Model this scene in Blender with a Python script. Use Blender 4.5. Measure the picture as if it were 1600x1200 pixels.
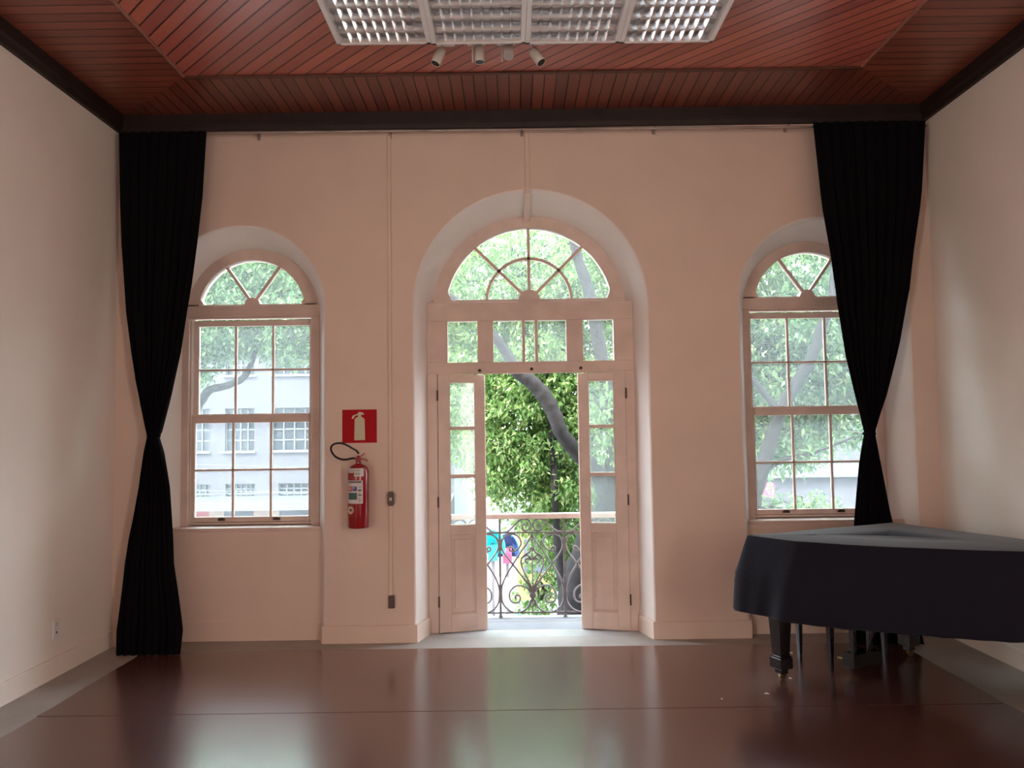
import bpy, math, random
import numpy as np
from mathutils import Vector, Matrix
random.seed(7)
PI = math.pi
S = bpy.context.scene
COL = S.collection
for o in list(bpy.data.objects):
    bpy.data.objects.remove(o)

# ------------------------------------------------------------------ camera
yaw, pitch, roll = -0.00169, 0.05922, -0.01405
fwd = Vector((math.sin(yaw)*math.cos(pitch), math.cos(yaw)*math.cos(pitch), math.sin(pitch)))
r0 = Vector((math.cos(yaw), -math.sin(yaw), 0)); u0 = r0.cross(fwd)
rr = r0*math.cos(roll) + u0*math.sin(roll); uu = -r0*math.sin(roll) + u0*math.cos(roll)
cam = bpy.data.objects.new('camera', bpy.data.cameras.new('camera')); COL.objects.link(cam)
mw = Matrix((rr, uu, -fwd)).transposed().to_4x4(); mw.translation = Vector((0, -6.3, 1.698)); cam.matrix_world = mw
cam.data.sensor_width = 36; cam.data.lens = 36*1201/1600; cam.data.clip_end = 300
S.camera = cam

# ------------------------------------------------------------------ light and exposure
S.view_settings.view_transform = 'Standard'; S.view_settings.look = 'None'
S.view_settings.gamma = 1; S.view_settings.use_curve_mapping = False
S.view_settings.exposure = 2.1
w = bpy.data.worlds.new('sky'); S.world = w; w.use_nodes = True
bg = w.node_tree.nodes['Background']; bg.inputs[0].default_value = (0.80, 0.91, 1.0, 1); bg.inputs[1].default_value = 3.6
sun = bpy.data.objects.new('sun', bpy.data.lights.new('sun', 'SUN')); COL.objects.link(sun)
sun.data.energy = 2.6; sun.data.angle = math.radians(1.2); sun.data.color = (1, 0.95, 0.86)
sun.rotation_euler = Vector((0.50, 0.62, -1.0)).to_track_quat('-Z', 'Y').to_euler()   # from behind the house, high
# warm fill lamps added at openings made up for them, behind the camera
for sx in (-1, 1):
    L = bpy.data.lights.new('side_fill_lamp', 'AREA'); L.shape = 'RECTANGLE'; L.size = 1.8; L.size_y = 2.6
    L.energy = 80; L.color = (1.0, 0.86, 0.76)
    lo = bpy.data.objects.new('side_fill_lamp', L); COL.objects.link(lo)
    lo.location = (sx*3.75+.1, -8.0, 1.9); lo.rotation_euler = (PI/2, 0, sx*PI/2)

# ------------------------------------------------------------------ materials
def mat(name, col=(.8, .8, .8), rough=.6, metal=0, spec=.5, coat=0, noise=0, nscale=8, bump=0, bscale=40, trans=0, col2=None):
    m = bpy.data.materials.new(name); m.use_nodes = True; nt = m.node_tree; b = nt.nodes['Principled BSDF']
    b.inputs['Base Color'].default_value = (*col, 1); b.inputs['Roughness'].default_value = rough
    b.inputs['Metallic'].default_value = metal; b.inputs['Specular IOR Level'].default_value = spec
    b.inputs['Coat Weight'].default_value = coat
    tc = nt.nodes.new('ShaderNodeTexCoord')
    if noise or col2:
        n = nt.nodes.new('ShaderNodeTexNoise'); n.inputs['Scale'].default_value = nscale; n.inputs['Detail'].default_value = 6
        nt.links.new(tc.outputs['Object'], n.inputs['Vector'])
        mx = nt.nodes.new('ShaderNodeMix'); mx.data_type = 'RGBA'
        c2 = col2 or tuple(max(0, c*(1-noise)) for c in col)
        mx.inputs[6].default_value = (*col, 1); mx.inputs[7].default_value = (*c2, 1)
        mr = nt.nodes.new('ShaderNodeMapRange'); mr.inputs[1].default_value = .35; mr.inputs[2].default_value = .65
        nt.links.new(n.outputs[0], mr.inputs[0]); nt.links.new(mr.outputs[0], mx.inputs[0]); nt.links.new(mx.outputs[2], b.inputs['Base Color'])
    if bump:
        n2 = nt.nodes.new('ShaderNodeTexNoise'); n2.inputs['Scale'].default_value = bscale; n2.inputs['Detail'].default_value = 4
        nt.links.new(tc.outputs['Object'], n2.inputs['Vector'])
        bp = nt.nodes.new('ShaderNodeBump'); bp.inputs['Strength'].default_value = bump; bp.inputs['Distance'].default_value = .01
        nt.links.new(n2.outputs[0], bp.inputs['Height']); nt.links.new(bp.outputs[0], b.inputs['Normal'])
    return m

def plank_mat(name, nx, ny, width, base, dark, rough=.38):
    """boards running perpendicular to (nx, ny), each with a tone of its own"""
    m = bpy.data.materials.new(name); m.use_nodes = True; nt = m.node_tree; b = nt.nodes['Principled BSDF']; N = nt.nodes.new; Lk = nt.links.new
    tc = N('ShaderNodeTexCoord')
    dot = N('ShaderNodeVectorMath'); dot.operation = 'DOT_PRODUCT'; dot.inputs[1].default_value = (nx/width, ny/width, 0); Lk(tc.outputs['Object'], dot.inputs[0])
    fl = N('ShaderNodeMath'); fl.operation = 'FLOOR'; Lk(dot.outputs['Value'], fl.inputs[0])
    fr = N('ShaderNodeMath'); fr.operation = 'FRACT'; Lk(dot.outputs['Value'], fr.inputs[0])
    wn = N('ShaderNodeTexWhiteNoise'); wn.noise_dimensions = '1D'; Lk(fl.outputs[0], wn.inputs['W'])
    # grain stretched along the board
    rot = N('ShaderNodeMapping'); rot.vector_type = 'TEXTURE'; rot.inputs['Rotation'].default_value = (0, 0, math.atan2(ny, nx)); rot.inputs['Scale'].default_value = (.04, .9, 1)
    Lk(tc.outputs['Object'], rot.inputs[0])
    gn = N('ShaderNodeTexNoise'); gn.inputs['Scale'].default_value = 1.5; gn.inputs['Detail'].default_value = 5; Lk(rot.outputs[0], gn.inputs['Vector'])
    ad = N('ShaderNodeMath'); ad.operation = 'MULTIPLY_ADD'; ad.inputs[1].default_value = .55; Lk(gn.outputs[0], ad.inputs[0])
    m2 = N('ShaderNodeMath'); m2.operation = 'MULTIPLY_ADD'; m2.inputs[1].default_value = .75; m2.inputs[2].default_value = -.12; Lk(wn.outputs['Value'], m2.inputs[0]); Lk(m2.outputs[0], ad.inputs[2])
    mx = N('ShaderNodeMix'); mx.data_type = 'RGBA'; mx.inputs[6].default_value = (*dark, 1); mx.inputs[7].default_value = (*base, 1); Lk(ad.outputs[0], mx.inputs[0])
    # groove between the boards
    a1 = N('ShaderNodeMath'); a1.operation = 'SUBTRACT'; a1.inputs[1].default_value = .5; Lk(fr.outputs[0], a1.inputs[0])
    a2 = N('ShaderNodeMath'); a2.operation = 'ABSOLUTE'; Lk(a1.outputs[0], a2.inputs[0])
    mr = N('ShaderNodeMapRange'); mr.inputs[1].default_value = .435; mr.inputs[2].default_value = .47; Lk(a2.outputs[0], mr.inputs[0])
    mg = N('ShaderNodeMix'); mg.data_type = 'RGBA'; mg.inputs[7].default_value = (.006, .002, .002, 1); Lk(mr.outputs[0], mg.inputs[0]); Lk(mx.outputs[2], mg.inputs[6])
    Lk(mg.outputs[2], b.inputs['Base Color'])
    inv = N('ShaderNodeMath'); inv.operation = 'SUBTRACT'; inv.inputs[0].default_value = 1; Lk(mr.outputs[0], inv.inputs[1])
    bp = N('ShaderNodeBump'); bp.inputs['Strength'].default_value = .8; bp.inputs['Distance'].default_value = .006; Lk(inv.outputs[0], bp.inputs['Height']); Lk(bp.outputs[0], b.inputs['Normal'])
    b.inputs['Roughness'].default_value = rough; b.inputs['Coat Weight'].default_value = .5; b.inputs['Coat Roughness'].default_value = .32
    return m

def glass_mat(name, veil, tint=(1, 1, 1)):
    """old dusty window glass: mostly clear, a thin scattering film, a weak reflection"""
    m = bpy.data.materials.new(name); m.use_nodes = True; nt = m.node_tree; N = nt.nodes.new; Lk = nt.links.new
    nt.nodes.remove(nt.nodes['Principled BSDF']); out = nt.nodes['Material Output']
    tr = N('ShaderNodeBsdfTransparent'); tr.inputs[0].default_value = (*tint, 1)
    tl = N('ShaderNodeBsdfTranslucent'); tl.inputs[0].default_value = (.92, .97, 1, 1)
    gl = N('ShaderNodeBsdfGlossy'); gl.inputs['Roughness'].default_value = .03
    tc = N('ShaderNodeTexCoord'); n = N('ShaderNodeTexNoise'); n.inputs['Scale'].default_value = 3; n.inputs['Detail'].default_value = 5; Lk(tc.outputs['Object'], n.inputs['Vector'])
    mr = N('ShaderNodeMapRange'); mr.inputs[3].default_value = veil*.8; mr.inputs[4].default_value = veil*1.2; Lk(n.outputs[0], mr.inputs[0])
    m1 = N('ShaderNodeMixShader'); Lk(mr.outputs[0], m1.inputs[0]); Lk(tr.outputs[0], m1.inputs[1]); Lk(tl.outputs[0], m1.inputs[2])
    fr = N('ShaderNodeFresnel'); fr.inputs[0].default_value = 1.3
    m2 = N('ShaderNodeMixShader'); Lk(fr.outputs[0], m2.inputs[0]); Lk(m1.outputs[0], m2.inputs[1]); Lk(gl.outputs[0], m2.inputs[2])
    Lk(m2.outputs[0], out.inputs[0])
    return m

def leaf_mat(name, c1, c2, c3):
    m = bpy.data.materials.new(name); m.use_nodes = True; nt = m.node_tree; N = nt.nodes.new; Lk = nt.links.new
    b = nt.nodes['Principled BSDF']; out = nt.nodes['Material Output']
    g = N('ShaderNodeNewGeometry'); r = N('ShaderNodeValToRGB'); r.color_ramp.elements[0].color = (*c1, 1); r.color_ramp.elements[1].color = (*c3, 1)
    e = r.color_ramp.elements.new(.6); e.color = (*c2, 1)
    Lk(g.outputs['Random Per Island'], r.inputs[0]); Lk(r.outputs[0], b.inputs['Base Color']); b.inputs['Roughness'].default_value = .45
    t = N('ShaderNodeBsdfTranslucent'); hs = N('ShaderNodeHueSaturation'); hs.inputs['Value'].default_value = 1.3; Lk(r.outputs[0], hs.inputs['Color']); Lk(hs.outputs[0], t.inputs[0])
    ms = N('ShaderNodeMixShader'); ms.inputs[0].default_value = .45; Lk(b.outputs[0], ms.inputs[1]); Lk(t.outputs[0], ms.inputs[2]); Lk(ms.outputs[0], out.inputs[0])
    return m

M = {}
M['plaster'] = mat('plaster', (.79, .64, .555), .85, noise=.06, nscale=1.7, bump=.25, bscale=14)
M['reveal'] = mat('daylit_reveal_plaster', (.88, .81, .77), .8, noise=.04, nscale=3, bump=.2, bscale=14)  # lit copy of the wall plaster, daylight on the reveals put into its colour
M['plaster_side_lit'] = mat('plaster_side_lit', (.90, .83, .765), .8, noise=.06, nscale=1.3, bump=.25, bscale=12)  # wall plaster lightened again, window light on the side walls put in
M['frame'] = mat('old_painted_wood', (.75, .60, .53), .5, noise=.12, nscale=5, bump=.15, bscale=25)
M['fascia_dark'] = mat('dark_cornice_wood', (.020, .008, .007), .6, noise=.5, nscale=6)
M['trim_wood'] = mat('red_trim_wood', (.11, .04, .024), .4, noise=.3, nscale=6)
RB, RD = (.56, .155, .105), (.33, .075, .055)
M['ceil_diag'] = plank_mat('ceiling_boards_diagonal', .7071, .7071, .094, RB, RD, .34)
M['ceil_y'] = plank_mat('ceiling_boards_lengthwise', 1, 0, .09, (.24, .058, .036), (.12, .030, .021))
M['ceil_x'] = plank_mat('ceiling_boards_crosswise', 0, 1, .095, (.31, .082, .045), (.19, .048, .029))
M['boards'] = mat('grey_cement_floor', (.40, .37, .335), .5, noise=.2, nscale=2.5)
M['stone'] = mat('threshold_stone', (.46, .47, .46), .35, noise=.25, nscale=5, bump=.2)
M['glass'] = glass_mat('dusty_window_glass', .052, (.97, 1, .99))
M['black_cloth'] = mat('black_drape', (.0045, .004, .0055), .95, spec=.1, bump=.3, bscale=120)
M['piano_cloth'] = mat('piano_cover_cloth', (.012, .013, .022), .9, spec=.12, bump=.25, bscale=60)
M['piano_cloth'].node_tree.nodes['Principled BSDF'].inputs['Sheen Weight'].default_value = .22
M['piano_cloth'].node_tree.nodes['Principled BSDF'].inputs['Sheen Roughness'].default_value = .45
M['piano'] = mat('black_lacquer', (.006, .006, .007), .16, coat=.6)
M['brass'] = mat('brass', (.22, .16, .08), .4, metal=1)
M['iron'] = mat('wrought_iron_grey', (.16, .135, .135), .6, noise=.25, nscale=20)
M['rail_wood'] = mat('handrail_stone', (.62, .47, .41), .7, noise=.25, nscale=9)
M['white_metal'] = mat('white_enamel', (.78, .76, .76), .4)
M['alu'] = mat('mirror_aluminium', (.88, .88, .90), .16, metal=1)
M['tube'] = mat('tube_glass', (.85, .86, .88), .25)
M['spot'] = mat('spotlight_shell', (.62, .59, .55), .45)
M['spot_dark'] = mat('spotlight_mouth', (.015, .012, .012), .5)
M['lens'] = mat('spotlight_lens', (.85, .88, .88), .1, metal=.6)
M['red'] = mat('extinguisher_red', (.28, .004, .008), .22, coat=.5)
M['sign_red'] = mat('sign_red', (.42, .004, .012), .7, spec=.25)
M['sign_pale'] = mat('sign_pale', (.62, .60, .44), .6)
M['label'] = mat('label_white', (.62, .60, .60), .5)
M['ink'] = mat('label_ink', (.07, .06, .07), .6)
M['label_green'] = mat('label_green', (.05, .13, .12), .5)
M['label_blue'] = mat('label_blue', (.05, .05, .25), .5)
M['label_redw'] = mat('label_red', (.6, .08, .08), .5)
M['seal'] = mat('seal_cream', (.62, .48, .32), .5)
M['rubber'] = mat('black_rubber', (.012, .009, .009), .35)
M['brown_plastic'] = mat('brown_switch', (.085, .055, .045), .4)
M['beige_plastic'] = mat('beige_switch', (.55, .5, .42), .4)
M['hinge'] = mat('dark_hinge', (.05, .025, .02), .5)
M['rod'] = mat('curtain_rod', (.42, .36, .34), .4, metal=.4, noise=.4, nscale=3)
M['paper'] = mat('paper_scrap', (.75, .68, .6), .8)
M['bark'] = mat('bark', (.019, .015, .015), .9, noise=.5, nscale=9, bump=.8, bscale=16)
M['leaf_a'] = leaf_mat('leaf_bright', (.07, .145, .04), (.16, .29, .08), (.42, .46, .21))
M['leaf_b'] = leaf_mat('leaf_cool', (.06, .13, .05), (.14, .26, .11), (.34, .42, .20))
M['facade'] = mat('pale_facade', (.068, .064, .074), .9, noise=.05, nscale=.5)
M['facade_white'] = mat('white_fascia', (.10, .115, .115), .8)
M['bldg_window'] = mat('building_glazing', (.015, .02, .028), .3, noise=.25, nscale=2)
M['bldg_bar'] = mat('window_bars', (.12, .13, .14), .6)
M['roof_grey'] = mat('corrugated_roof', (.06, .068, .08), .8, noise=.25, nscale=3)
M['shop_red'] = mat('shop_red', (.42, .10, .115), .8)
M['shop_beige'] = mat('shop_beige', (.44, .31, .25), .8)
M['shutter'] = mat('roller_shutter', (.075, .085, .12), .7, noise=.2, nscale=3)
M['yellow'] = mat('yellow_wall', (.30, .235, .08), .8)
M['turquoise'] = mat('turquoise_shell', (.03, .58, .60), .4)
M['navy'] = mat('navy_shell', (.04, .09, .23), .4)
M['pink'] = mat('pink_panel', (.75, .08, .16), .5)
M['asphalt'] = mat('asphalt', (.085, .092, .105), .9, noise=.2, nscale=1)
M['pavement'] = mat('pavement', (.55, .53, .51), .9, noise=.15, nscale=1.5)
M['car_white'] = mat('white_plastic', (.8, .84, .85), .4)
M['sign_street'] = mat('street_sign_red', (.72, .04, .08), .5)
M['cable'] = mat('overhead_cable', (.10, .11, .12), .8)

# dance floor: dark red-brown vinyl, scuffed and shiny
def floor_mat():
    m = bpy.data.materials.new('vinyl_dance_floor'); m.use_nodes = True; nt = m.node_tree; b = nt.nodes['Principled BSDF']; N = nt.nodes.new; Lk = nt.links.new
    tc = N('ShaderNodeTexCoord'); n = N('ShaderNodeTexNoise'); n.inputs['Scale'].default_value = .9; n.inputs['Detail'].default_value = 0; Lk(tc.outputs['Object'], n.inputs['Vector'])
    r = N('ShaderNodeValToRGB'); r.color_ramp.elements[0].position = .1; r.color_ramp.elements[0].color = (.106, .041, .032, 1); r.color_ramp.elements[1].position = .9; r.color_ramp.elements[1].color = (.096, .039, .032, 1)
    Lk(n.outputs[0], r.inputs[0]); Lk(r.outputs[0], b.inputs['Base Color'])
    n2 = N('ShaderNodeTexNoise'); n2.inputs['Scale'].default_value = 1.6; n2.inputs['Detail'].default_value = 0; Lk(tc.outputs['Object'], n2.inputs['Vector'])
    mr = N('ShaderNodeMapRange'); mr.inputs[1].default_value = .1; mr.inputs[2].default_value = .9; mr.inputs[3].default_value = .205; mr.inputs[4].default_value = .225; Lk(n2.outputs[0], mr.inputs[0]); Lk(mr.outputs[0], b.inputs['Roughness'])
    b.inputs['Specular IOR Level'].default_value = .9; b.inputs['IOR'].default_value = 1.6; b.inputs['Coat Weight'].default_value = .6; b.inputs['Coat Roughness'].default_value = .2
    return m
M['vinyl'] = floor_mat()

# ------------------------------------------------------------------ mesh helpers
class MB:
    def __init__(s): s.v = []; s.f = []; s.mi = []
    def add(s, vs, fs, mi=0, T=None):
        n = len(s.v)
        if T is not None: vs = [tuple(T @ Vector(p)) for p in vs]
        s.v += [tuple(p) for p in vs]; s.f += [tuple(i+n for i in f) for f in fs]; s.mi += [mi]*len(fs); return s
    def box(s, x0, x1, y0, y1, z0, z1, mi=0, T=None):
        if x0 > x1: x0, x1 = x1, x0
        if y0 > y1: y0, y1 = y1, y0
        if z0 > z1: z0, z1 = z1, z0
        vs = [(x0,y0,z0),(x1,y0,z0),(x1,y1,z0),(x0,y1,z0),(x0,y0,z1),(x1,y0,z1),(x1,y1,z1),(x0,y1,z1)]
        return s.add(vs, [(0,3,2,1),(4,5,6,7),(0,1,5,4),(1,2,6,5),(2,3,7,6),(3,0,4,7)], mi, T)
    def prism_xz(s, poly, y0, y1, mi=0, T=None):       # outline in x,z extruded along y
        n = len(poly); vs = [(x, y0, z) for x, z in poly] + [(x, y1, z) for x, z in poly]
        fs = [tuple(range(n)), tuple(range(2*n-1, n-1, -1))] + [(i, i+n, (i+1) % n+n, (i+1) % n) for i in range(n)]
        return s.add(vs, fs, mi, T)
    def prism_xy(s, poly, z0, z1, mi=0, T=None):
        n = len(poly); vs = [(x, y, z0) for x, y in poly] + [(x, y, z1) for x, y in poly]
        fs = [tuple(range(n-1, -1, -1)), tuple(range(n, 2*n))] + [(i, (i+1) % n, (i+1) % n+n, i+n) for i in range(n)]
        return s.add(vs, fs, mi, T)
    def arc_band(s, cx, cz, r0, r1, a0, a1, y0, y1, n=40, mi=0):
        vs = []; fs = []
        for i in range(n+1):
            a = a0+(a1-a0)*i/n; c, d = math.cos(a), math.sin(a)
            vs += [(cx+r0*c, y0, cz+r0*d), (cx+r1*c, y0, cz+r1*d), (cx+r1*c, y1, cz+r1*d), (cx+r0*c, y1, cz+r0*d)]
        for i in range(n):
            p = 4*i; q = p+4
            for k in range(4): fs.append((p+k, p+(k+1) % 4, q+(k+1) % 4, q+k))
        fs += [(0, 3, 2, 1), (4*n, 4*n+1, 4*n+2, 4*n+3)]
        return s.add(vs, fs, mi)
    def bar_xz(s, x0, z0, x1, z1, wd, y0, y1, mi=0):
        dx, dz = x1-x0, z1-z0; l = math.hypot(dx, dz); nx, nz = -dz/l*wd/2, dx/l*wd/2
        return s.prism_xz([(x0+nx, z0+nz), (x1+nx, z1+nz), (x1-nx, z1-nz), (x0-nx, z0-nz)], y0, y1, mi)
    def tube(s, pts, r, n=8, mi=0, closed=False, T=None):
        pts = [Vector(p) for p in pts]; R = r if isinstance(r, (list, tuple)) else [r]*len(pts); N = len(pts)
        vs = []; up = None
        for i, p in enumerate(pts):
            t = (pts[min(i+1, N-1)]-pts[max(i-1, 0)]).normalized()
            if up is None: up = Vector((0, 0, 1)) if abs(t.z) < .9 else Vector((1, 0, 0))
            a = up-t*up.dot(t)
            if a.length < 1e-4: a = t.orthogonal()
            a.normalize(); b = t.cross(a); up = a
            vs += [tuple(p+(a*math.cos(2*PI*k/n)+b*math.sin(2*PI*k/n))*R[i]) for k in range(n)]
        fs = [(i*n+k, i*n+(k+1) % n, (i+1)*n+(k+1) % n, (i+1)*n+k) for i in range(N-1) for k in range(n)]
        fs += [tuple(range(n-1, -1, -1)), tuple(range((N-1)*n, N*n))]
        return s.add(vs, fs, mi, T)
    def lathe(s, prof, n=32, mi=0, T=None, c=(0, 0, 0)):   # profile of (radius, z)
        vs = [(c[0]+r*math.cos(2*PI*k/n), c[1]+r*math.sin(2*PI*k/n), c[2]+z) for r, z in prof for k in range(n)]
        fs = [(i*n+k, i*n+(k+1) % n, (i+1)*n+(k+1) % n, (i+1)*n+k) for i in range(len(prof)-1) for k in range(n)]
        fs += [tuple(range(n-1, -1, -1)), tuple(range((len(prof)-1)*n, len(prof)*n))]
        return s.add(vs, fs, mi, T)
    def build(s, name, mats, parent=None, smooth=False, bevel=0, loc=None, **props):
        me = bpy.data.meshes.new(name); me.from_pydata(s.v, [], s.f)
        if not isinstance(mats, (list, tuple)): mats = [mats]
        for m in mats: me.materials.append(m)
        me.polygons.foreach_set('material_index', s.mi)
        if smooth: me.shade_smooth() if smooth is True else me.shade_smooth()
        me.update()
        import bmesh
        bm = bmesh.new(); bm.from_mesh(me); bmesh.ops.recalc_face_normals(bm, faces=bm.faces); bm.to_mesh(me); bm.free()
        if smooth: me.set_sharp_from_angle(angle=math.radians(38))
        o = bpy.data.objects.new(name, me); COL.objects.link(o)
        if loc: o.location = loc
        if parent: o.parent = parent
        if bevel:
            b = o.modifiers.new('bevel', 'BEVEL'); b.width = bevel; b.segments = 2; b.limit_method = 'ANGLE'; b.angle_limit = math.radians(40)
        for k, v in props.items(): o[k] = v
        return o

def thing(name, label, cat, loc=(0, 0, 0), rz=0, group=None):
    o = bpy.data.objects.new(name, None); COL.objects.link(o); o.empty_display_size = .1
    o.location = loc; o.rotation_euler = (0, 0, rz); o['label'] = label; o['category'] = cat
    if group: o['group'] = group
    return o
def tag(o, label, cat, group=None):
    o['label'] = label; o['category'] = cat
    if group: o['group'] = group
    return o
def struct_empty(name, label=None):
    o = bpy.data.objects.new(name, None); COL.objects.link(o); o['kind'] = 'structure'
    return o
def tree_copy(root, loc=None, label=None):
    r = root.copy(); COL.objects.link(r)
    if loc is not None: r.location = loc
    if label: r['label'] = label
    for ch in list(root.children):
        c = ch.copy(); COL.objects.link(c); c.parent = r
        for g in list(ch.children):
            d = g.copy(); COL.objects.link(d); d.parent = c
    return r
def spline(P, sub=8, dim=3):
    P = [Vector(p) for p in P]; out = []
    for i in range(len(P)-1):
        a, b, c, d = P[max(i-1, 0)], P[i], P[i+1], P[min(i+2, len(P)-1)]
        for k in range(sub):
            t = k/sub; out.append(.5*((2*b)+(c-a)*t+(2*a-5*b+4*c-d)*t*t+(3*b-a-3*c+d)*t**3))
    out.append(P[-1]); return out
def interp(tab, z):                                   # piecewise linear over (z, value...) rows
    tab = sorted(tab)
    if z <= tab[0][0]: return tab[0][1:]
    for a, b in zip(tab, tab[1:]):
        if z <= b[0]:
            t = (z-a[0])/(b[0]-a[0]); t2 = t
            return tuple(p+(q-p)*t2 for p, q in zip(a[1:], b[1:]))
    return tab[-1][1:]

# ------------------------------------------------------------------ room shell
XL, XR, YB, ZC = -3.27, 3.47, -10.0, 4.35
WT = .62                                              # thickness of the street wall
# niches: centre x, outer radius, springing height, inner radius, depth of the splayed reveal, outside half width
N1 = (-2.25, .695, 2.72, .565, .32)
N2 = (0.15, .962, 2.725, .835, .40)
N3 = (2.573, .696, 2.72, .565, .32)
NA = 32
def profile(cx, R, cz, z0):
    pts = [(cx-R, z0+(cz-z0)*i/6) for i in range(6)]
    pts += [(cx-R*math.cos(PI*i/NA), cz+R*math.sin(PI*i/NA)) for i in range(NA+1)]
    pts += [(cx+R, cz-(cz-z0)*i/6) for i in range(1, 7)]
    return pts
def wall_face(mb, y, holes, z0s, flip, xl, xr, ztop, zbot=0):
    x = xl
    for (cx, R, cz), z0 in zip(holes, z0s):
        mb.add([(x, y, zbot), (cx-R, y, zbot), (cx-R, y, ztop), (x, y, ztop)], [(0, 1, 2, 3)])
        p = profile(cx, R, cz, z0); arc = [q for q in p if q[1] >= cz-1e-6]
        vs = [(a, y, b) for a, b in arc] + [(a, y, ztop) for a, b in arc]; n = len(arc)
        mb.add(vs, [(i, i+1, n+i+1, n+i) for i in range(n-1)])
        if z0 > zbot+.01: mb.add([(cx-R, y, zbot), (cx+R, y, zbot), (cx+R, y, z0), (cx-R, y, z0)], [(0, 1, 2, 3)])
        x = cx+R
    mb.add([(x, y, zbot), (xr, y, zbot), (xr, y, ztop), (x, y, ztop)], [(0, 1, 2, 3)])
wf = MB()
nz = [N1, N2, N3]
e = .012
wall_face(wf, 0, [(n[0], n[1]+e, n[2]) for n in nz], [0, 0, 0], False, XL-.3, XR+.3, 4.75)
for n in nz:
    cx, R, cz, r, d = n
    rings = [(0, R+e), (.004, R+.003), (.014, R-.004)] + [(.014+(d+.02-.014)*k/4, R-.004+(r-R+.004)*k/4) for k in range(1, 5)]
    P = [profile(cx, q, cz, 0) for _, q in rings]; m_ = len(P[0])
    vs = [(a, y, b) for (y, _), p in zip(rings, P) for a, b in p]
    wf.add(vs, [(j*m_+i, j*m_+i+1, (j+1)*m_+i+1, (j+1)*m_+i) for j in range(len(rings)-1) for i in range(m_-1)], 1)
# outside leaf of the wall and the outer embrasures
OUT = [(N1[0]-.01, .68, 2.72, .90), (N2[0], .88, 2.73, 0.0), (N3[0]-.01, .66, 2.72, .90)]
wall_face(wf, WT, [(a, b, c) for a, b, c, _ in OUT], [q[3] for q in OUT], True, XL-.3, XR+.3, 4.75, -.2)
for n, (cx, R, cz, z0) in zip(nz, OUT):
    yy = n[4]+.02
    p = profile(cx, R, cz, z0); pi_ = profile(n[0], n[3], n[2], 0 if z0 == 0 else 0)
    m_ = len(p)
    wf.add([(a, yy, b) for a, b in p] + [(a, WT, b) for a, b in p], [(i, i+1, m_+i+1, m_+i) for i in range(m_-1)])
    wf.add([(a, yy, b) for a, b in p] + [(a, yy, b) for a, b in pi_], [(i, i+1, m_+i+1, m_+i) for i in range(m_-1)])
    if z0 > 0: wf.add([(cx-R, yy, z0), (cx+R, yy, z0), (cx+R, WT, z0), (cx-R, WT, z0)], [(0, 1, 2, 3)])
wf.add([(XL-.3, 0, 4.75), (XR+.3, 0, 4.75), (XR+.3, WT, 4.75), (XL-.3, WT, 4.75)], [(0, 1, 2, 3)])
for x in (XL-.3, XR+.3): wf.add([(x, 0, -.2), (x, WT, -.2), (x, WT, 4.75), (x, 0, 4.75)], [(0, 1, 2, 3)])
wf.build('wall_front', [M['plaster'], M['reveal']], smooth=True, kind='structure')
for n, nm in ((N1, 'wall_front_recess'), (N3, 'wall_front_recess')):   # low wall under each side window
    cx = n[0]
    MB().box(cx-.66, cx+.66, .115, WT-.01, 0, .885).build('wall_under_window', M['plaster'], kind='structure')
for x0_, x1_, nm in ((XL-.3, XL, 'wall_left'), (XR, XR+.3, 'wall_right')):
    m = MB(); m.box(x0_, x1_, -7.1, 0, -.2, 4.75).box(x0_, x1_, YB-.3, -8.9, -.2, 4.75).box(x0_, x1_, -8.9, -7.1, -.2, .6).box(x0_, x1_, -8.9, -7.1, 3.2, 4.75)  # each wall has an opening added for its fill lamp, out of view
    m.build(nm, M['plaster_side_lit'], kind='structure')
m = MB()
for sx, xw in ((-1, XL-.3), (1, XR+.3)):              # unseen boxes added around the fill lamps, closing off the side openings
    xo = xw+sx*.5
    m.box(min(xo, xo+sx*.1), max(xo, xo+sx*.1), -9.2, -6.8, -.2, 4.75).box(min(xw, xo), max(xw, xo), -9.2, -8.95, -.2, 4.75).box(min(xw, xo), max(xw, xo), -7.05, -6.8, -.2, 4.75)
    m.box(min(xw, xo), max(xw, xo), -9.2, -6.8, 4.6, 4.75).box(min(xw, xo), max(xw, xo), -9.2, -6.8, -.2, 0)
m.build('wall_fill_box', M['plaster_side_lit'], kind='structure')
MB().box(XL-.3, XR+.3, YB-.3, YB, -.2, 4.75).build('wall_back', M['plaster_side_lit'], kind='structure')
MB().box(XL-.3, XR+.3, YB-.75, .12, -.2, 0).build('floor', M['boards'], kind='structure')
MB().box(N2[0]-.97, N2[0]+.97, .12, .34, -.2, .001).build('trim_1', M['stone'], kind='structure', bevel=.004)   # door threshold
# ceiling: diagonal boards in the middle panel, straight boards in the border
CX0, CX1, CY1, CY0 = -2.41, 2.615, -.74, -9.2
cl = MB()
cl.box(CX0, CX1, CY0, CY1, ZC, ZC+.1, 0)
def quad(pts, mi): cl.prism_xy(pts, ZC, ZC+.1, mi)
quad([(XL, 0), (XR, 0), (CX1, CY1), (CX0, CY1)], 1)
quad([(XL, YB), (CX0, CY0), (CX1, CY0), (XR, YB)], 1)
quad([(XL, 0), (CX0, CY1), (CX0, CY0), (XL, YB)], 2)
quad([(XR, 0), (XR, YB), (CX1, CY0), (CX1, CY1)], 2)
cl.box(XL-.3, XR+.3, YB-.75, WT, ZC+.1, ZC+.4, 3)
cl.build('ceiling', [M['ceil_diag'], M['ceil_y'], M['ceil_x'], M['plaster_side_lit']], kind='structure')
t = MB()
for x in (CX0, CX1): t.box(x-.010, x+.010, CY0, CY1, ZC-.012, ZC+.002, 1)
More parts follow.
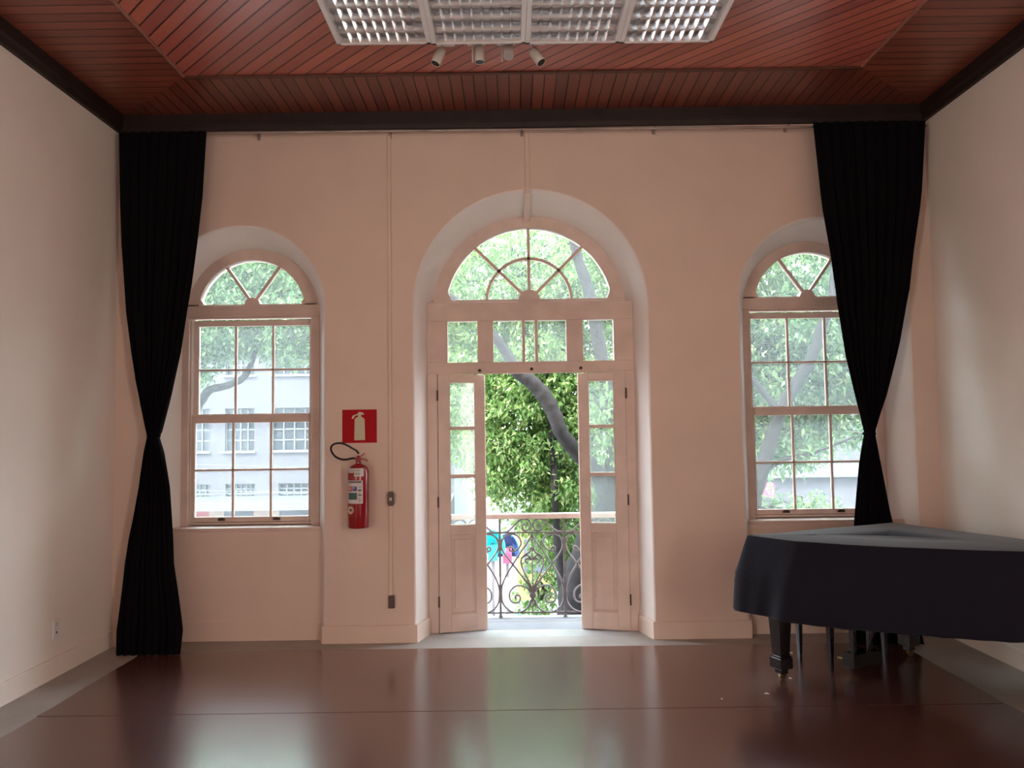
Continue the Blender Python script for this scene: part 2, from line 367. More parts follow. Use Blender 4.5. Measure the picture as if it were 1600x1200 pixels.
t.box(CX0-.012, CX1+.012, CY1-.012, CY1+.018, ZC-.016, ZC+.002)
t.build('trim_2', [M['trim_wood'], mat('pale_trim_wood', (.34, .15, .11), .45)], kind='structure', bevel=.003)
c = MB()                                              # cornice
cp = [(0, 4.215), (.035, 4.215), (.045, 4.25), (.06, 4.27), (.065, 4.35), (0, 4.35)]
def sweep(mb, pts, prof):                             # prof (offset from wall inward, z); pts corners (x,y,nx,ny)
    n = len(prof)
    vs = [(x+nx*a, y+ny*a, z) for x, y, nx, ny in pts for a, z in prof]
    mb.add(vs, [(i*n+k, i*n+(k+1) % n, (i+1)*n+(k+1) % n, (i+1)*n+k) for i in range(len(pts)-1) for k in range(n)])
sweep(c, [(XL, YB, 1, 0), (XL, 0, 1, -1), (XR, 0, -1, -1), (XR, YB, -1, 0)], cp)
c.build('trim_3', M['fascia_dark'], kind='structure')

# baseboards follow each pier into the reveals
bb = MB()
def base_run(mb, pts, h=.14, t_=.018):
    n = len(pts); off = []
    for i, p in enumerate(pts):
        def nrm(a, b): d = Vector((b[0]-a[0], b[1]-a[1])).normalized(); return Vector((d.y, -d.x))
        if i == 0: v = nrm(pts[0], pts[1])
        elif i == n-1: v = nrm(pts[-2], pts[-1])
        else:
            a, b = nrm(pts[i-1], p), nrm(p, pts[i+1]); v = (a+b); v = v/max(.3, v.dot(a))
        off.append(v*t_)
    prof = [(0, 0), (1, 0), (1, h-.008), (.6, h), (0, h)]
    vs = [(p[0]+o.x*a, p[1]+o.y*a, z) for p, o in zip(pts, off) for a, z in prof]; k_ = len(prof)
    mb.add(vs, [(i*k_+k, i*k_+(k+1) % k_, (i+1)*k_+(k+1) % k_, (i+1)*k_+k) for i in range(n-1) for k in range(k_)])
    mb.add(vs[:k_], [tuple(range(k_))]); mb.add(vs[-k_:], [tuple(range(k_))])
def reveal_x(n, s, y): return n[0]+s*(n[1]+(n[3]-n[1])*y/(n[4]+.02))
base_run(bb, [(XL, 0), (N1[0]-N1[1], 0), (reveal_x(N1, -1, .115), .115)])
base_run(bb, [(reveal_x(N1, 1, .115), .115), (N1[0]+N1[1], 0), (N2[0]-N2[1], 0), (reveal_x(N2, -1, .25), .25)])
base_run(bb, [(reveal_x(N2, 1, .25), .25), (N2[0]+N2[1], 0), (N3[0]-N3[1], 0), (reveal_x(N3, -1, .115), .115)])
base_run(bb, [(reveal_x(N3, 1, .115), .115), (N3[0]+N3[1], 0), (XR, 0)])
for n in (N1, N3): base_run(bb, [(reveal_x(n, -1, .115), .115), (reveal_x(n, 1, .115), .115)], .165, .012)
bb.build('baseboard_front', M['plaster'], kind='structure')
b = MB(); base_run(b, [(XL, YB), (XL, 0)]); b.build('baseboard_left', M['plaster_side_lit'], kind='structure')
b = MB(); base_run(b, [(XR, 0), (XR, YB)]); b.build('baseboard_right', M['plaster_side_lit'], kind='structure')

# ------------------------------------------------------------------ arched windows
def fan_glass(mb, cx, cz, R, zb, y, t_=.004):
    a0 = math.asin((zb-cz)/R); n = 36
    poly = [(cx+R*math.cos(a0+(PI-2*a0)*i/n), cz+R*math.sin(a0+(PI-2*a0)*i/n)) for i in range(n+1)]
    mb.prism_xz(poly, y, y+t_)
def side_window(idx, cx, cn):
    root = struct_empty('window_%d' % idx)
    zt = 2.815; ca = 2.735; Rg = .468; h = .598
    f = MB()                                          # fixed frame
    f.box(cx-h, cx+h, .27, .44, 2.70, 2.80)            # transom
    f.box(cx-h, cx+h, .262, .275, 2.705, 2.722); f.box(cx-h+.03, cx+h-.03, .268, .28, 2.685, 2.70)
    f.box(cx-h, cx-.525, .27, .44, .90, 2.70); f.box(cx+.525, cx+h, .27, .44, .90, 2.70)
    f.box(cx-.525, cx-.512, .30, .315, .95, 2.675); f.box(cx+.512, cx+.525, .30, .315, .95, 2.675)
    f.box(cx-.66, cx+.66, .125, .44, .884, .915)    # sill board
    f.box(cx-.525, cx+.525, .30, .44, .922, .94)
    f.build('window_frame', M['frame'], root, bevel=.004)
    g = MB()                                          # fan light
    a0 = math.asin((2.80-ca)/Rg)
    g.arc_band(cx, ca, Rg, .60, .02, PI-.02, .31, .40, 44)
    g.box(cx-.56, cx+.56, .31, .40, 2.79, zt)
    for s in (-1, 1): g.prism_xz([(cx+s*(Rg+.03), zt-.01), (cx+s*.445, zt-.01), (cx+s*.425, zt+.01), (cx+s*.445, zt+.045), (cx+s*.46, zt+.075), (cx+s*(Rg+.03), zt+.08)], .32, .39)
    g.arc_band(cx, zt-.005, 0.001, .066, 0, PI, .315, .395, 16)
    for a in (58, 122):
        a = math.radians(a); g.bar_xz(cx+.05*math.cos(a), zt+.05*math.sin(a), cx+.445*math.cos(a), ca+.08+.40*math.sin(a), .024, .335, .375)
    g.build('fan_light', M['frame'], root)
    k = MB(); fan_glass(k, cx, ca, Rg+.005, zt-.005, .352); k.build('fan_glass', M['glass'], root)
    # upper sash sits outside, lower sash inside
    for nm, y0, z0, z1, ztg, zbg, hw, mid in (('upper_sash', .375, 1.79, 2.684, 2.635, 1.868, .484, 2.25), ('lower_sash', .325, .942, 1.862, 1.790, .985, .490, 1.385)):
        s = MB(); y1 = y0+.042
        s.box(cx-.52, cx-hw, y0, y1, z0, z1); s.box(cx+hw, cx+.52, y0, y1, z0, z1)
        s.box(cx-hw, cx+hw, y0, y1, ztg, z1); s.box(cx-hw, cx+hw, y0, y1, z0, zbg)
        for x in (-.163, .163): s.box(cx+x-.009, cx+x+.009, y0+.006, y1-.006, zbg, ztg)
        s.box(cx-hw, cx+hw, y0+.006, y1-.006, mid-.009, mid+.009)
        so = s.build(nm, M['frame'], root, bevel=.003)
        p = MB(); p.box(cx-hw, cx+hw, y0+.019, y0+.023, zbg, ztg); p.build('glass_pane', M['glass'], so)
        if nm == 'lower_sash':
            for x in (-.25, .22):
                l = MB(); l.box(cx+x-.028, cx+x+.028, y0-.018, y0, .957, .972); l.box(cx+x-.02, cx+x+.02, y0-.024, y0-.012, .968, .982); l.build('sash_lift', M['hinge'], so)
    return root
side_window(1, -2.258, N1)
side_window(2, 2.563, N3)

# ------------------------------------------------------------------ balcony door with fanlight
door = struct_empty('door_1')
CX = .15
f = MB()
f.box(CX-.885, CX-.80, .25, .40, 0, 2.19); f.box(CX+.80, CX+.885, .25, .40, 0, 2.19)   # jambs
# transom with panes (x0, x1) of z 2.278..2.633
panes = [(-.56, -.302), (-.166, .080), (.106, .190), (.216, .460), (.602, .868)]
z0, z1 = 2.278, 2.633
f.box(CX-.885, CX+.885, .25, .33, 2.19, z0); f.box(CX-.885, CX+.885, .25, .33, z1, 2.795)
xs = [CX-.885] + [v for p in panes for v in p] + [CX+.885]
for i in range(0, len(xs), 2): f.box(xs[i], xs[i+1], .25, .33, z0, z1)
f.box(CX-.83, CX+.83, .33, .42, 2.72, 2.83)
f.box(CX-.81, CX+.81, .246, .256, 2.175, 2.192)
f.build('door_frame', M['frame'], door, bevel=.004)
p = MB()
for a, b2 in panes: p.box(a, b2, .288, .292, z0, z1)
p.build('transom_glass', M['glass'], door)
g = MB(); zt = 2.83; ca = 2.745; Rg = .735
g.arc_band(CX, ca-.01, Rg, .87, .0, PI, .38, .46, 56)
g.box(CX-.81, CX+.81, .38, .46, 2.78, zt)
for s in (-1, 1): g.prism_xz([(CX+s*(Rg+.03), zt-.01), (CX+s*.70, zt-.01), (CX+s*.682, zt+.012), (CX+s*.70, zt+.05), (CX+s*.712, zt+.10), (CX+s*(Rg+.03), zt+.12)], .39, .45)
g.arc_band(CX, zt-.005, .001, .098, 0, PI, .385, .455, 20)
g.arc_band(CX, zt, .360, .384, 0, PI, .40, .44, 40)
for a in (45, 90, 135):
    a = math.radians(a); L_ = .70 if a != PI/2 else .655
    g.bar_xz(CX+.08*math.cos(a), zt+.08*math.sin(a), CX+(L_-.02)*math.cos(a), zt+(L_-.02)*math.sin(a), .026, .40, .44)
g.build('fan_light', M['frame'], door)
p = MB(); fan_glass(p, CX, ca, Rg+.003, zt-.005, .418); p.build('fan_glass', M['glass'], door)
for x, z in ((-.285, 2.215), (.158, 2.222), (.578, 2.225)):
    k = MB(); k.lathe([(.014, 0), (.014, .008), (.006, .012)], 12, T=Matrix.Translation((x, .25, z-.01)) @ Matrix.Rotation(PI/2, 4, 'X')); k.build('bolt_keeper', M['hinge'], door)

def door_leaf(W, flip, parent, loc, ang, name, yback=0):
    """leaf hinged at x=0, running +x (or -x when flip), room side towards -y"""
    T = Matrix.Translation(Vector(loc)) @ Matrix.Rotation(ang, 4, 'Z') @ Matrix.Diagonal((-1 if flip else 1, 1, 1, 1))
    H = 2.175; t_ = .036; sa, sb = .098, .092
    m = MB()
    m.box(0, sa, 0, t_, .008, H, T=T); m.box(W-sb, W, 0, t_, .008, H, T=T)
    for a, b3 in ((.008, .155), (.815, .895), (1.292, 1.322), (1.70, 1.73), (2.105, H)): m.box(sa, W-sb, 0, t_, a, b3, T=T)
    m.box(sa, W-sb, .012, .024, .15, .82, T=T)
    # raised field and mouldings of the lower panel
    m.box(sa+.035, W-sb-.035, .004, .03, .20, .775, T=T)
    for a in (sa, W-sb-.01): m.box(a, a+.01, .003, .033, .155, .815, T=T)
    for a in (.155, .805): m.box(sa, W-sb, .003, .033, a, a+.01, T=T)
    o = m.build(name, M['frame'], parent, bevel=.003)
    gl = MB()
    for a, b3 in ((.895, 1.292), (1.322, 1.70), (1.73, 2.105)): gl.box(sa-.003, W-sb+.003, .016, .020, a, b3, T=T)
    gl.build('glass_pane', M['glass'], o)
    for z in (.22, 1.05, 1.95):
        h_ = MB(); h_.lathe([(.007, 0), (.007, .09)], 8, T=T @ Matrix.Translation((-.006, -.004, z))); h_.build('hinge', M['hinge'], o, smooth=True)
    return o
a = math.radians(13.5)
door_leaf(.405, False, door, (-.642, .235, 0), a, 'door_leaf')
door_leaf(.405, False, door, (-.640, .285, 0), a, 'door_leaf')
door_leaf(.405, True, door, (.950, .225, 0), -a, 'door_leaf')
door_leaf(.405, True, door, (.948, .275, 0), -a, 'door_leaf')

# ------------------------------------------------------------------ balcony
MB().box(-1.35, 1.65, .34, .86, -.2, -.002).build('balcony_slab', mat('balcony_cement', (.19, .20, .215), .8, noise=.12, nscale=6), kind='structure', bevel=.01)
rail = thing('balcony_railing', 'grey wrought iron railing with scrolls under a pale handrail, outside the door', 'railing', (CX, .78, 0))
MB().box(-1.45, 1.45, -.035, .04, .885, .932).build('handrail', M['rail_wood'], rail, bevel=.008)
MB().box(-1.43, 1.43, -.007, .007, .752, .766).build('upper_bar', M['iron'], rail)
MB().box(-1.43, 1.43, -.007, .007, .035, .047).build('lower_bar', M['iron'], rail)
for i in range(-2, 3):
    x = .293*(2*i+1)-.586*0 if False else None
for x in (-1.465+.0, -.879, -.293, .293, .879, 1.465-.0):
    if abs(x) > 1.43: x = math.copysign(1.425, x)
    p = MB(); p.box(x-.009, x+.009, -.009, .009, .02, .89)
    p.lathe([(.02, -.002), (.017, .012), (.010, .03), (.012, .045)], 10, c=(x, 0, 0))
    p.box(x-.016, x+.016, -.014, .014, .135, .225); p.box(x-.016, x+.016, -.014, .014, .60, .70)
    p.build('post', M['iron'], rail)
def U(px, py): return ((px-570)/1074, 0, (1042-py)/1074)
half = [
 [(385,395),(375,370),(355,365),(345,385),(360,403),(400,402),(440,375),(463,325),(440,270),(385,240),(320,252),(278,300),(272,370),(300,430),(345,490),(400,560),(460,640),(520,720),(556,780)],
 [(566,250),(520,330),(450,425),(385,525),(330,610),(290,690),(268,760),(266,840),(280,910),(330,970),(400,998),(470,985),(525,940),(548,880)],
 [(405,862),(420,850),(412,835),(392,845),(385,875),(410,905),(450,900),(470,865),(455,820),(410,800),(405,812)][:1]+[(412,858),(405,840),(390,850),(392,880),(425,912),(460,890),(470,850),(440,800),(395,790),(350,815),(340,865),(365,905),(410,918)][:0],
 [(410,868),(398,850),(408,832),(432,832),(448,855),(438,890),(405,905),(365,893),(343,850),(352,790),(400,745),(455,738),(510,760),(545,800)],
 [(530,520),(505,512),(505,490),(530,478),(552,492),(550,470),(520,448),(480,460),(460,500),(470,560),(500,630),(535,700),(562,775)],
 [(475,470),(500,440),(535,420),(553,395),(552,372)],
 [(262,225),(330,215),(395,160),(450,110),(505,95),(548,120),(556,160),(535,200),(500,208),(475,185),(480,155),(505,145),(518,160),(508,175)],
]
half = [h_ for h_ in half if len(h_) > 3]
for bay in (-2, -1, 0, 1, 2):
    xo = bay*.586
    if abs(bay) == 2: continue
    m = MB()
    for P in half:
        for s in (1, -1):
            pts = [(U(px, py)[0]*s+xo, 0, U(px, py)[2]) for px, py in P]
            m.tube(spline(pts, 4), .0085, 6)
    m.tube([(xo, 0, .04), (xo, 0, .755)], .006, 5)
    m.lathe([(.002, -.02), (.028, -.016), (.034, -.005), (.034, .005), (.028, .016), (.002, .02)], 14, T=Matrix.Translation((xo, 0, .197)) @ Matrix.Rotation(PI/2, 4, 'X'))
    for a_ in (-.5, -.25, .25, .5): m.tube([(xo, 0, .18), (xo+.11*math.sin(a_), 0, .18-.10*math.cos(a_))], [.007, .002], 5)
    for a_ in (-.42, -.2, 0, .2, .42): m.tube([(xo, 0, .2), (xo+.09*math.sin(a_), 0, .2+.085*math.cos(a_))], [.012, .006], 5)
    m.build('scroll_panel', M['iron'], rail, smooth=True)
for x in (-1.42, 1.42):
    s_ = MB(); s_.box(x-.03, x+.03, -.16, -.02, .885, .93); s_.box(x-.006, x+.006, -.16, 0, .752, .766); s_.box(x-.006, x+.006, -.16, 0, .035, .047)
    for yy in (-.12, -.07): s_.box(x-.005, x+.005, yy-.005, yy+.005, .04, .89)
    s_.build('side_return', M['iron'], rail)

# ------------------------------------------------------------------ conduits, switch, socket, outlet
def conduit(path_boxes, name, label):
    m = MB()
    for b4 in path_boxes: m.box(*b4)
    return tag(m.build(name, M['plaster'], bevel=.004), label, 'cable conduit')
conduit([(-1.024, -.998, -.016, 0, .30, 4.17)], 'wall_conduit', 'thin painted cable conduit running down the wall right of the extinguisher')
m = MB(); m.box(.122, .160, -.014, 0, 3.69, 4.17)
for k in range(1):
    y0_, z0_, y1_, z1_ = -.004, 3.686, .385, 3.553
    th = .028
    m.add([(.113, y0_, z0_), (.169, y0_, z0_), (.169, y1_, z1_), (.113, y1_, z1_), (.113, y0_, z0_-th), (.169, y0_, z0_-th), (.169, y1_, z1_-th), (.113, y1_, z1_-th)],
          [(0,3,2,1),(4,5,6,7),(0,1,5,4),(1,2,6,5),(2,3,7,6),(3,0,4,7)])
tag(m.build('wall_conduit', M['plaster'], bevel=.003), 'pale cable trunking dropping from the curtain rod and into the central arch soffit', 'cable conduit')
sw = thing('wall_switch', 'brown surface light switch midway down the conduit', 'light switch', (-1.006, -.016, 1.095))
m = MB(); m.prism_xz([(-.018, 0), (.018, 0), (.026, .02), (.026, .095), (.018, .115), (-.018, .115), (-.026, .095), (-.026, .02)], -.024, 0); m.build('switch_body', M['brown_plastic'], sw, bevel=.003)
MB().box(-.010, .010, -.029, -.024, .042, .068).build('rocker', M['beige_plastic'], sw, bevel=.002)
so = thing('wall_socket', 'small dark brown socket box at the foot of the conduit', 'socket', (-1.006, -.002, .275))
MB().box(-.024, .024, -.030, 0, 0, .103).build('socket_body', M['brown_plastic'], so, bevel=.005)
m = MB()
for x in (-.009, .009): m.lathe([(.003, 0), (.003, .002)], 8, T=Matrix.Translation((x, -.030, .055)) @ Matrix.Rotation(PI/2, 4, 'X'))
m.build('socket_hole', M['ink'], so)
ol = thing('wall_outlet', 'pale outlet plate low on the left wall', 'outlet', (XL, -.77, .265))
MB().box(0, .011, -.036, .036, 0, .135).build('plate', M['white_metal'], ol, bevel=.003)
MB().box(.011, .013, -.018, .018, .085, .118).build('blank_cover', M['spot'], ol, bevel=.001)
m = MB(); m.lathe([(.009, 0), (.009, .002)], 10, T=Matrix.Translation((.011, 0, .045)) @ Matrix.Rotation(PI/2, 4, 'Y')); m.build('socket_hole', M['ink'], ol)

# ------------------------------------------------------------------ fire sign and extinguisher
sg = thing('fire_extinguisher_sign', 'square red sign with a pale extinguisher pictogram, on the wall', 'sign', (-1.263, -.001, 1.607))
MB().box(-.141, .141, -.004, 0, 0, .272).build('sign_plate', M['sign_red'], sg)
def G(x, y): return ((x-325)/980, (375-y)/980)       # from a 280-unit square drawing
m = MB()
m.prism_xz([G(*q) for q in [(283,353),(287,185),(300,172),(314,165),(314,150),(338,150),(338,165),(352,172),(366,186),(370,353)]], -.0055, -.004)
m.prism_xz([G(*q) for q in [(262,178),(272,155),(314,140),(316,128),(338,128),(352,134),(360,140),(360,150),(316,152),(290,158),(276,182)]], -.0056, -.004)
m.build('pictogram', M['sign_pale'], sg)

ex = thing('fire_extinguisher', 'red fire extinguisher with a black hose loop hanging on the wall under its sign', 'fire extinguisher', (-1.253, -.105, .932))
m = MB(); R = .084
m.lathe([(.072, 0), (.080, .004), (R, .012), (R, .44), (.083, .455), (.074, .478), (.055, .497), (.030, .508), (.022, .512), (.022, .525)], 40); m.build('cylinder', M['red'], ex, smooth=True)
def patch(mb, a0, a1, z0, z1, r, n=10, mi=0):         # curved label; angle 0 faces the room
    vs = []
    for i in range(n+1):
        a = a0+(a1-a0)*i/n; x, y = r*math.sin(a), -r*math.cos(a); vs += [(x, y, z0), (x, y, z1)]
    mb.add(vs, [(2*i, 2*i+2, 2*i+3, 2*i+1) for i in range(n)], mi)
def ang(px): return math.asin(max(-1, min(1, (px-430)/150)))
def hz(py): return (1155-py)/1640
for args, mt, nm in (((ang(300), ang(395), hz(432), hz(372)), 'label', 'inspection_label'), ((ang(400), ang(528), hz(478), hz(372)), 'label', 'inspection_label'), ((ang(296), ang(518), hz(830), hz(530)), 'label', 'instruction_label')):
    k = MB(); patch(k, *args, R+.0008); ko = k.build(nm, M[mt], ex)
    if nm == 'instruction_label':
        for a_, mm in (((312, 498, 560, 543), 'ink'), ((318, 368, 672, 605), 'label_redw'), ((378, 438, 665, 608), 'label_blue'), ((315, 440, 778, 690), 'label_green'), ((455, 500, 665, 648), 'ink'), ((455, 505, 725, 712), 'ink'), ((460, 500, 775, 770), 'ink'), ((460, 500, 800, 796), 'ink'), ((460, 500, 620, 616), 'ink'), ((330, 350, 650, 620), 'label'), ((392, 408, 640, 615), 'label')):
            q = MB(); patch(q, ang(a_[0]), ang(a_[1]), hz(a_[2]), hz(a_[3]), R+.0016+(.0006 if mm == 'label' else 0), 5); q.build('label_print', M[mm], ko)
    else:
        q = MB()
        for zz in ((445, 438), (455, 451), (408, 404), (394, 391)) if args[1] > .5 else ((400, 396), (412, 409)):
            a0_, a1_ = (410, 480) if args[1] > .5 else (315, 380)
            patch(q, ang(a0_), ang(a1_), hz(zz[0]), hz(zz[1]), R+.0016, 5)
        q.build('label_print', M['ink'], ko)
cxa = ang(343)
def disc(rad, off):
    k = MB(); vs = [((R+off)*math.sin(cxa), -(R+off)*math.cos(cxa), hz(913))]
    for i in range(20):
        a_ = 2*PI*i/20; t_ = cxa+rad*math.cos(a_)/R; vs.append(((R+off)*math.sin(t_), -(R+off)*math.cos(t_), hz(913)+rad*math.sin(a_)))
    k.add(vs, [(0, 1+i, 1+(i+1) % 20) for i in range(20)]); return k
ko = disc(.032, .0012).build('round_seal', M['seal'], ex)
disc(.011, .002).build('seal_mark', M['ink'], ko)
m = MB(); m.lathe([(.017, .52), (.02, .53), (.02, .545), (.014, .56), (.012, .575)], 14)
m.box(-.03, .02, -.012, .012, .535, .552)
m.build('valve', M['red'], ex, smooth=True)
m = MB(); m.add([(.0,-.008,.56),(.052,-.008,.60),(.056,-.008,.592),(.006,-.008,.545),(.0,.008,.56),(.052,.008,.60),(.056,.008,.592),(.006,.008,.545)], [(0,1,2,3),(7,6,5,4),(0,4,5,1),(1,5,6,2),(2,6,7,3),(3,7,4,0)])
m.build('squeeze_lever', M['red'], ex, bevel=.002)
m = MB(); m.tube(spline([(.01, 0, .548), (.04, 0, .546), (.062, 0, .538), (.075, 0, .528)], 4), .007, 6); m.build('carry_handle', M['red'], ex, smooth=True)
hp = [(390,245),(340,248),(270,262),(200,258),(130,225),(85,170),(75,110),(105,65),(170,45),(240,50),(310,80),(370,118),(415,148),(438,185)]
pts = [((px-430)/1640+0, -.02+.03*math.sin(i*.5), (1155-py)/1640) for i, (px, py) in enumerate(hp)]
m = MB(); m.tube(spline(pts, 5), .0085, 8); m.build('hose', M['rubber'], ex, smooth=True)
m = MB(); m.box(-.02, .02, .07, .105, .44, .50); m.box(-.01, .01, .0, .09, .505, .52); m.build('wall_bracket', M['spot'], ex)

# ------------------------------------------------------------------ curtains
def drape(name, label, tab, knot, y, folds, loc_seed):
    root = thing(name, label, 'curtain', (knot[0], y, 0))
    zs = sorted(set([t_[0] for t_ in tab] + list(np.arange(tab[0][0], tab[-1][0], .045)))); nu = 150
    rnd = random.Random(loc_seed); ph = [rnd.uniform(0, 6.28) for _ in range(6)]
    vs = []
    for z in zs:
        xa, xb = interp(tab, z); wd = xb-xa
        k = min(1, abs(z-knot[1])/.7); amp = .036*(1-k)+.022*k; amp *= min(1, .45+(4.2-z)*.5)
        if wd < .2: amp = .030
        for i in range(nu+1):
            u = i/nu; g = 2*PI*folds*u
            yy = amp*(math.sin(g+ph[0])+.35*math.sin(2.3*g+ph[1]))*(1 if k > .1 else .9)
            # round the bundle off at its sides
            env = math.sqrt(max(0, 1-(2*u-1)**2)); yy = yy*(.35+.65*env) - .02*env*(1-k)
            yy -= .11*max(0, 1-z/1.1)**2
            xx = xa+wd*u+.008*math.sin(g*1.0+ph[2])*k*env
            vs.append((xx-knot[0], yy, z))
    nr = len(zs); W_ = nu+1
    m_ = MB(); m_.add(vs, [(j*W_+i, j*W_+i+1, (j+1)*W_+i+1, (j+1)*W_+i) for j in range(nr-1) for i in range(nu)])
    o = m_.build('drape', M['black_cloth'], root, smooth=True)
    sd = o.modifiers.new('thickness', 'SOLIDIFY'); sd.thickness = .003
    q = MB(); xa, xb = interp(tab, knot[1])
    n_ = 24; ring = [((xb-xa)/2*1.12*math.cos(2*PI*i/n_)+(xa+xb)/2-knot[0], .045*math.sin(2*PI*i/n_), knot[1]+.004*math.sin(4*PI*i/n_)) for i in range(n_+1)]
    q.tube(ring, .009, 6); q.build('tieback', M['black_cloth'], root, smooth=True)
    q = MB(); q.tube([(-.045, .0, knot[1]), (-.075, .05, knot[1]+.01), (-.078, -y, knot[1]+.012)], .004, 6); q.build('tieback_hook', M['white_metal'], root, smooth=True)
    return root
tabL = [(.004, -3.095, -2.60), (.18, -3.11, -2.595), (.28, -3.105, -2.615), (.675, -3.085, -2.697), (.88, -3.062, -2.712), (1.283, -2.985, -2.746), (1.55, -2.945, -2.795), (1.655, -2.922, -2.828), (1.683, -2.915, -2.835), (1.72, -2.925, -2.815),
        (2.026, -3.000, -2.738), (2.14, -3.029, -2.715), (2.355, -3.066, -2.669), (2.69, -3.114, -2.622), (2.91, -3.131, -2.587), (3.245, -3.160, -2.546), (3.63, -3.178, -2.506), (4.165, -3.194, -2.478)]
drape('curtain', 'floor-length black curtain tied at the waist, left corner beside the side window', tabL, (-2.874, 1.683), -.16, 9, 3)
tabR = [(.004, 2.60, 3.13), (.3, 2.60, 3.10), (1.02, 2.688, 2.962), (1.385, 2.733, 2.907), (1.58, 2.775, 2.872), (1.625, 2.789, 2.866), (1.66, 2.782, 2.872), (1.928, 2.725, 2.975), (2.26, 2.661, 3.075), (2.362, 2.65, 3.103), (2.68, 2.610, 3.172),
        (2.785, 2.602, 3.198), (3.085, 2.571, 3.244), (3.44, 2.523, 3.312), (3.59, 2.51, 3.334), (3.9, 2.490, 3.365), (4.165, 2.472, 3.39)]
drape('curtain', 'floor-length black curtain tied at the waist, behind the covered piano', tabR, (2.828, 1.63), -.16, 10, 5)
rodt = thing('curtain_rod', 'long thin curtain rod spanning the wall under the dark cornice', 'curtain rod', (.1, -.10, 4.165))
m = MB(); m.tube([(-3.32, 0, .012), (0.0, 0, .0)], .011, 8); m.tube([(.02, -.006, -.002), (3.33, -.006, -.02)], .011, 8); m.build('rod', M['rod'], rodt, smooth=True)
for x in (-3.1, -2.2, -1.1, 0.0, 1.1, 2.2, 3.1):
    m = MB(); m.box(x-.008, x+.008, 0, .098, .0, .01); m.box(x-.012, x+.012, .088, .098, -.02, .035); m.build('bracket', M['rod'], rodt)

# ------------------------------------------------------------------ ceiling light fixtures
def fixture():
    root = thing('ceiling_light', 'x', 'ceiling light', (0, 0, 0), 0, None)
    W_, D_ = .61, .62
    h_ = MB(); h_.box(0, W_, -D_, 0, .055, .149); h_.build('housing', M['white_metal'], root, bevel=.004)
    f_ = MB(); t_ = .024
    f_.box(0, W_, -t_*.9, 0, 0, .055); f_.box(0, W_, -D_, -D_+t_, 0, .055); f_.box(0, t_+.006, -D_, 0, 0, .055); f_.box(W_-t_-.006, W_, -D_, 0, 0, .055)
    f_.build('rim', M['white_metal'], root, bevel=.002)
    l_ = MB(); x0, x1 = t_+.006, W_-t_-.006; y0, y1 = -D_+t_, -t_*.9; n = 4
    def wedge_x(y, w_): l_.add([(x0, y-w_, .052), (x1, y-w_, .052), (x1, y+w_, .052), (x0, y+w_, .052), (x0, y, .004), (x1, y, .004)], [(0,1,5,4), (3,4,5,2), (0,4,3), (1,2,5), (0,3,2,1)])
    for i in range(n+1): wedge_x(y0+(y1-y0)*i/n, .009)
    for r_ in range(n):
        ya = y0+(y1-y0)*r_/n; yb = y0+(y1-y0)*(r_+1)/n
        for k in range(1, 9):
            x = x0+(x1-x0)*k/9; w_ = .013
            l_.add([(x-w_, ya, .046), (x+w_, ya, .046), (x, ya, .008), (x-w_, yb, .046), (x+w_, yb, .046), (x, yb, .008)], [(0,1,2), (3,5,4), (0,2,5,3), (1,4,5,2), (0,3,4,1)])
    l_.build('louvre', M['alu'], root)
    for i in range(n):
        y = y0+(y1-y0)*(i+.5)/n
        q = MB(); q.tube([(x0+.01, y, .040), (x1-.01, y, .040)], .008, 8); q.build('lamp_tube', M['tube'], root, smooth=True)
    return root
fx = fixture(); fx.location = (-1.11, -1.455, 4.20)
side = ['leftmost louvred fluorescent fixture of the row on the wooden ceiling', 'louvred fluorescent fixture, second from the left in the ceiling row', 'louvred fluorescent fixture, third from the left in the ceiling row', 'rightmost louvred fluorescent fixture of the row on the wooden ceiling']
fx['label'] = side[0]; fx['group'] = 'louvred ceiling lights'
for i in range(1, 4): tree_copy(fx, (-1.11+.611*i, -1.455+.01*i, 4.20), side[i])

# ------------------------------------------------------------------ spotlights
def spotlight(x, tilt_x, tilt_y, label, lens, drop, arm):
    root = thing('spotlight', label, 'spotlight', (x, -1.20, ZC), 0, 'small ceiling spotlights')
    m = MB(); m.box(-.035, .085, -.018, .018, -.028, 0); m.build('mount', M['spot'], root, bevel=.002)
    m = MB(); m.tube([(0, 0, -.02), (0, 0, -.055-drop)], .006, 8)
    if arm: m.box(-.005, .005, -.012, .012, -.145, -.03)
    m.build('stem', M['spot'], root)
    dx = .045 if arm else 0
    T = Matrix.Translation((dx, 0, -.055-drop)) @ Matrix.Rotation(tilt_x, 4, 'X') @ Matrix.Rotation(tilt_y, 4, 'Y')
    m = MB(); m.lathe([(.022, .0), (.030, -.004), (.033, -.012), (.034, -.115), (.031, -.119), (.029, -.115), (.027, -.085)], 24, T=T); m.build('head', M['spot'], root, smooth=True)
    m = MB(); m.lathe([(.0285, -.1165), (.0285, -.112)], 24, T=T); m.build('lens', M['lens'] if lens else M['spot_dark'], root)
spotlight(-.455, -.15, .38, 'leftmost small spotlight, tilted to the left, beside the ceiling fixtures', False, .0, False)
spotlight(-.245, -.05, -.02, 'second small spotlight from the left, pointing straight down', False, -.02, True)
spotlight(-.045, -.5, .0, 'third small spotlight, its pale lens facing the room', True, -.02, True)
spotlight(.165, -.3, -.50, 'rightmost small spotlight, tilted to the right, beside the ceiling fixtures', False, .02, False)

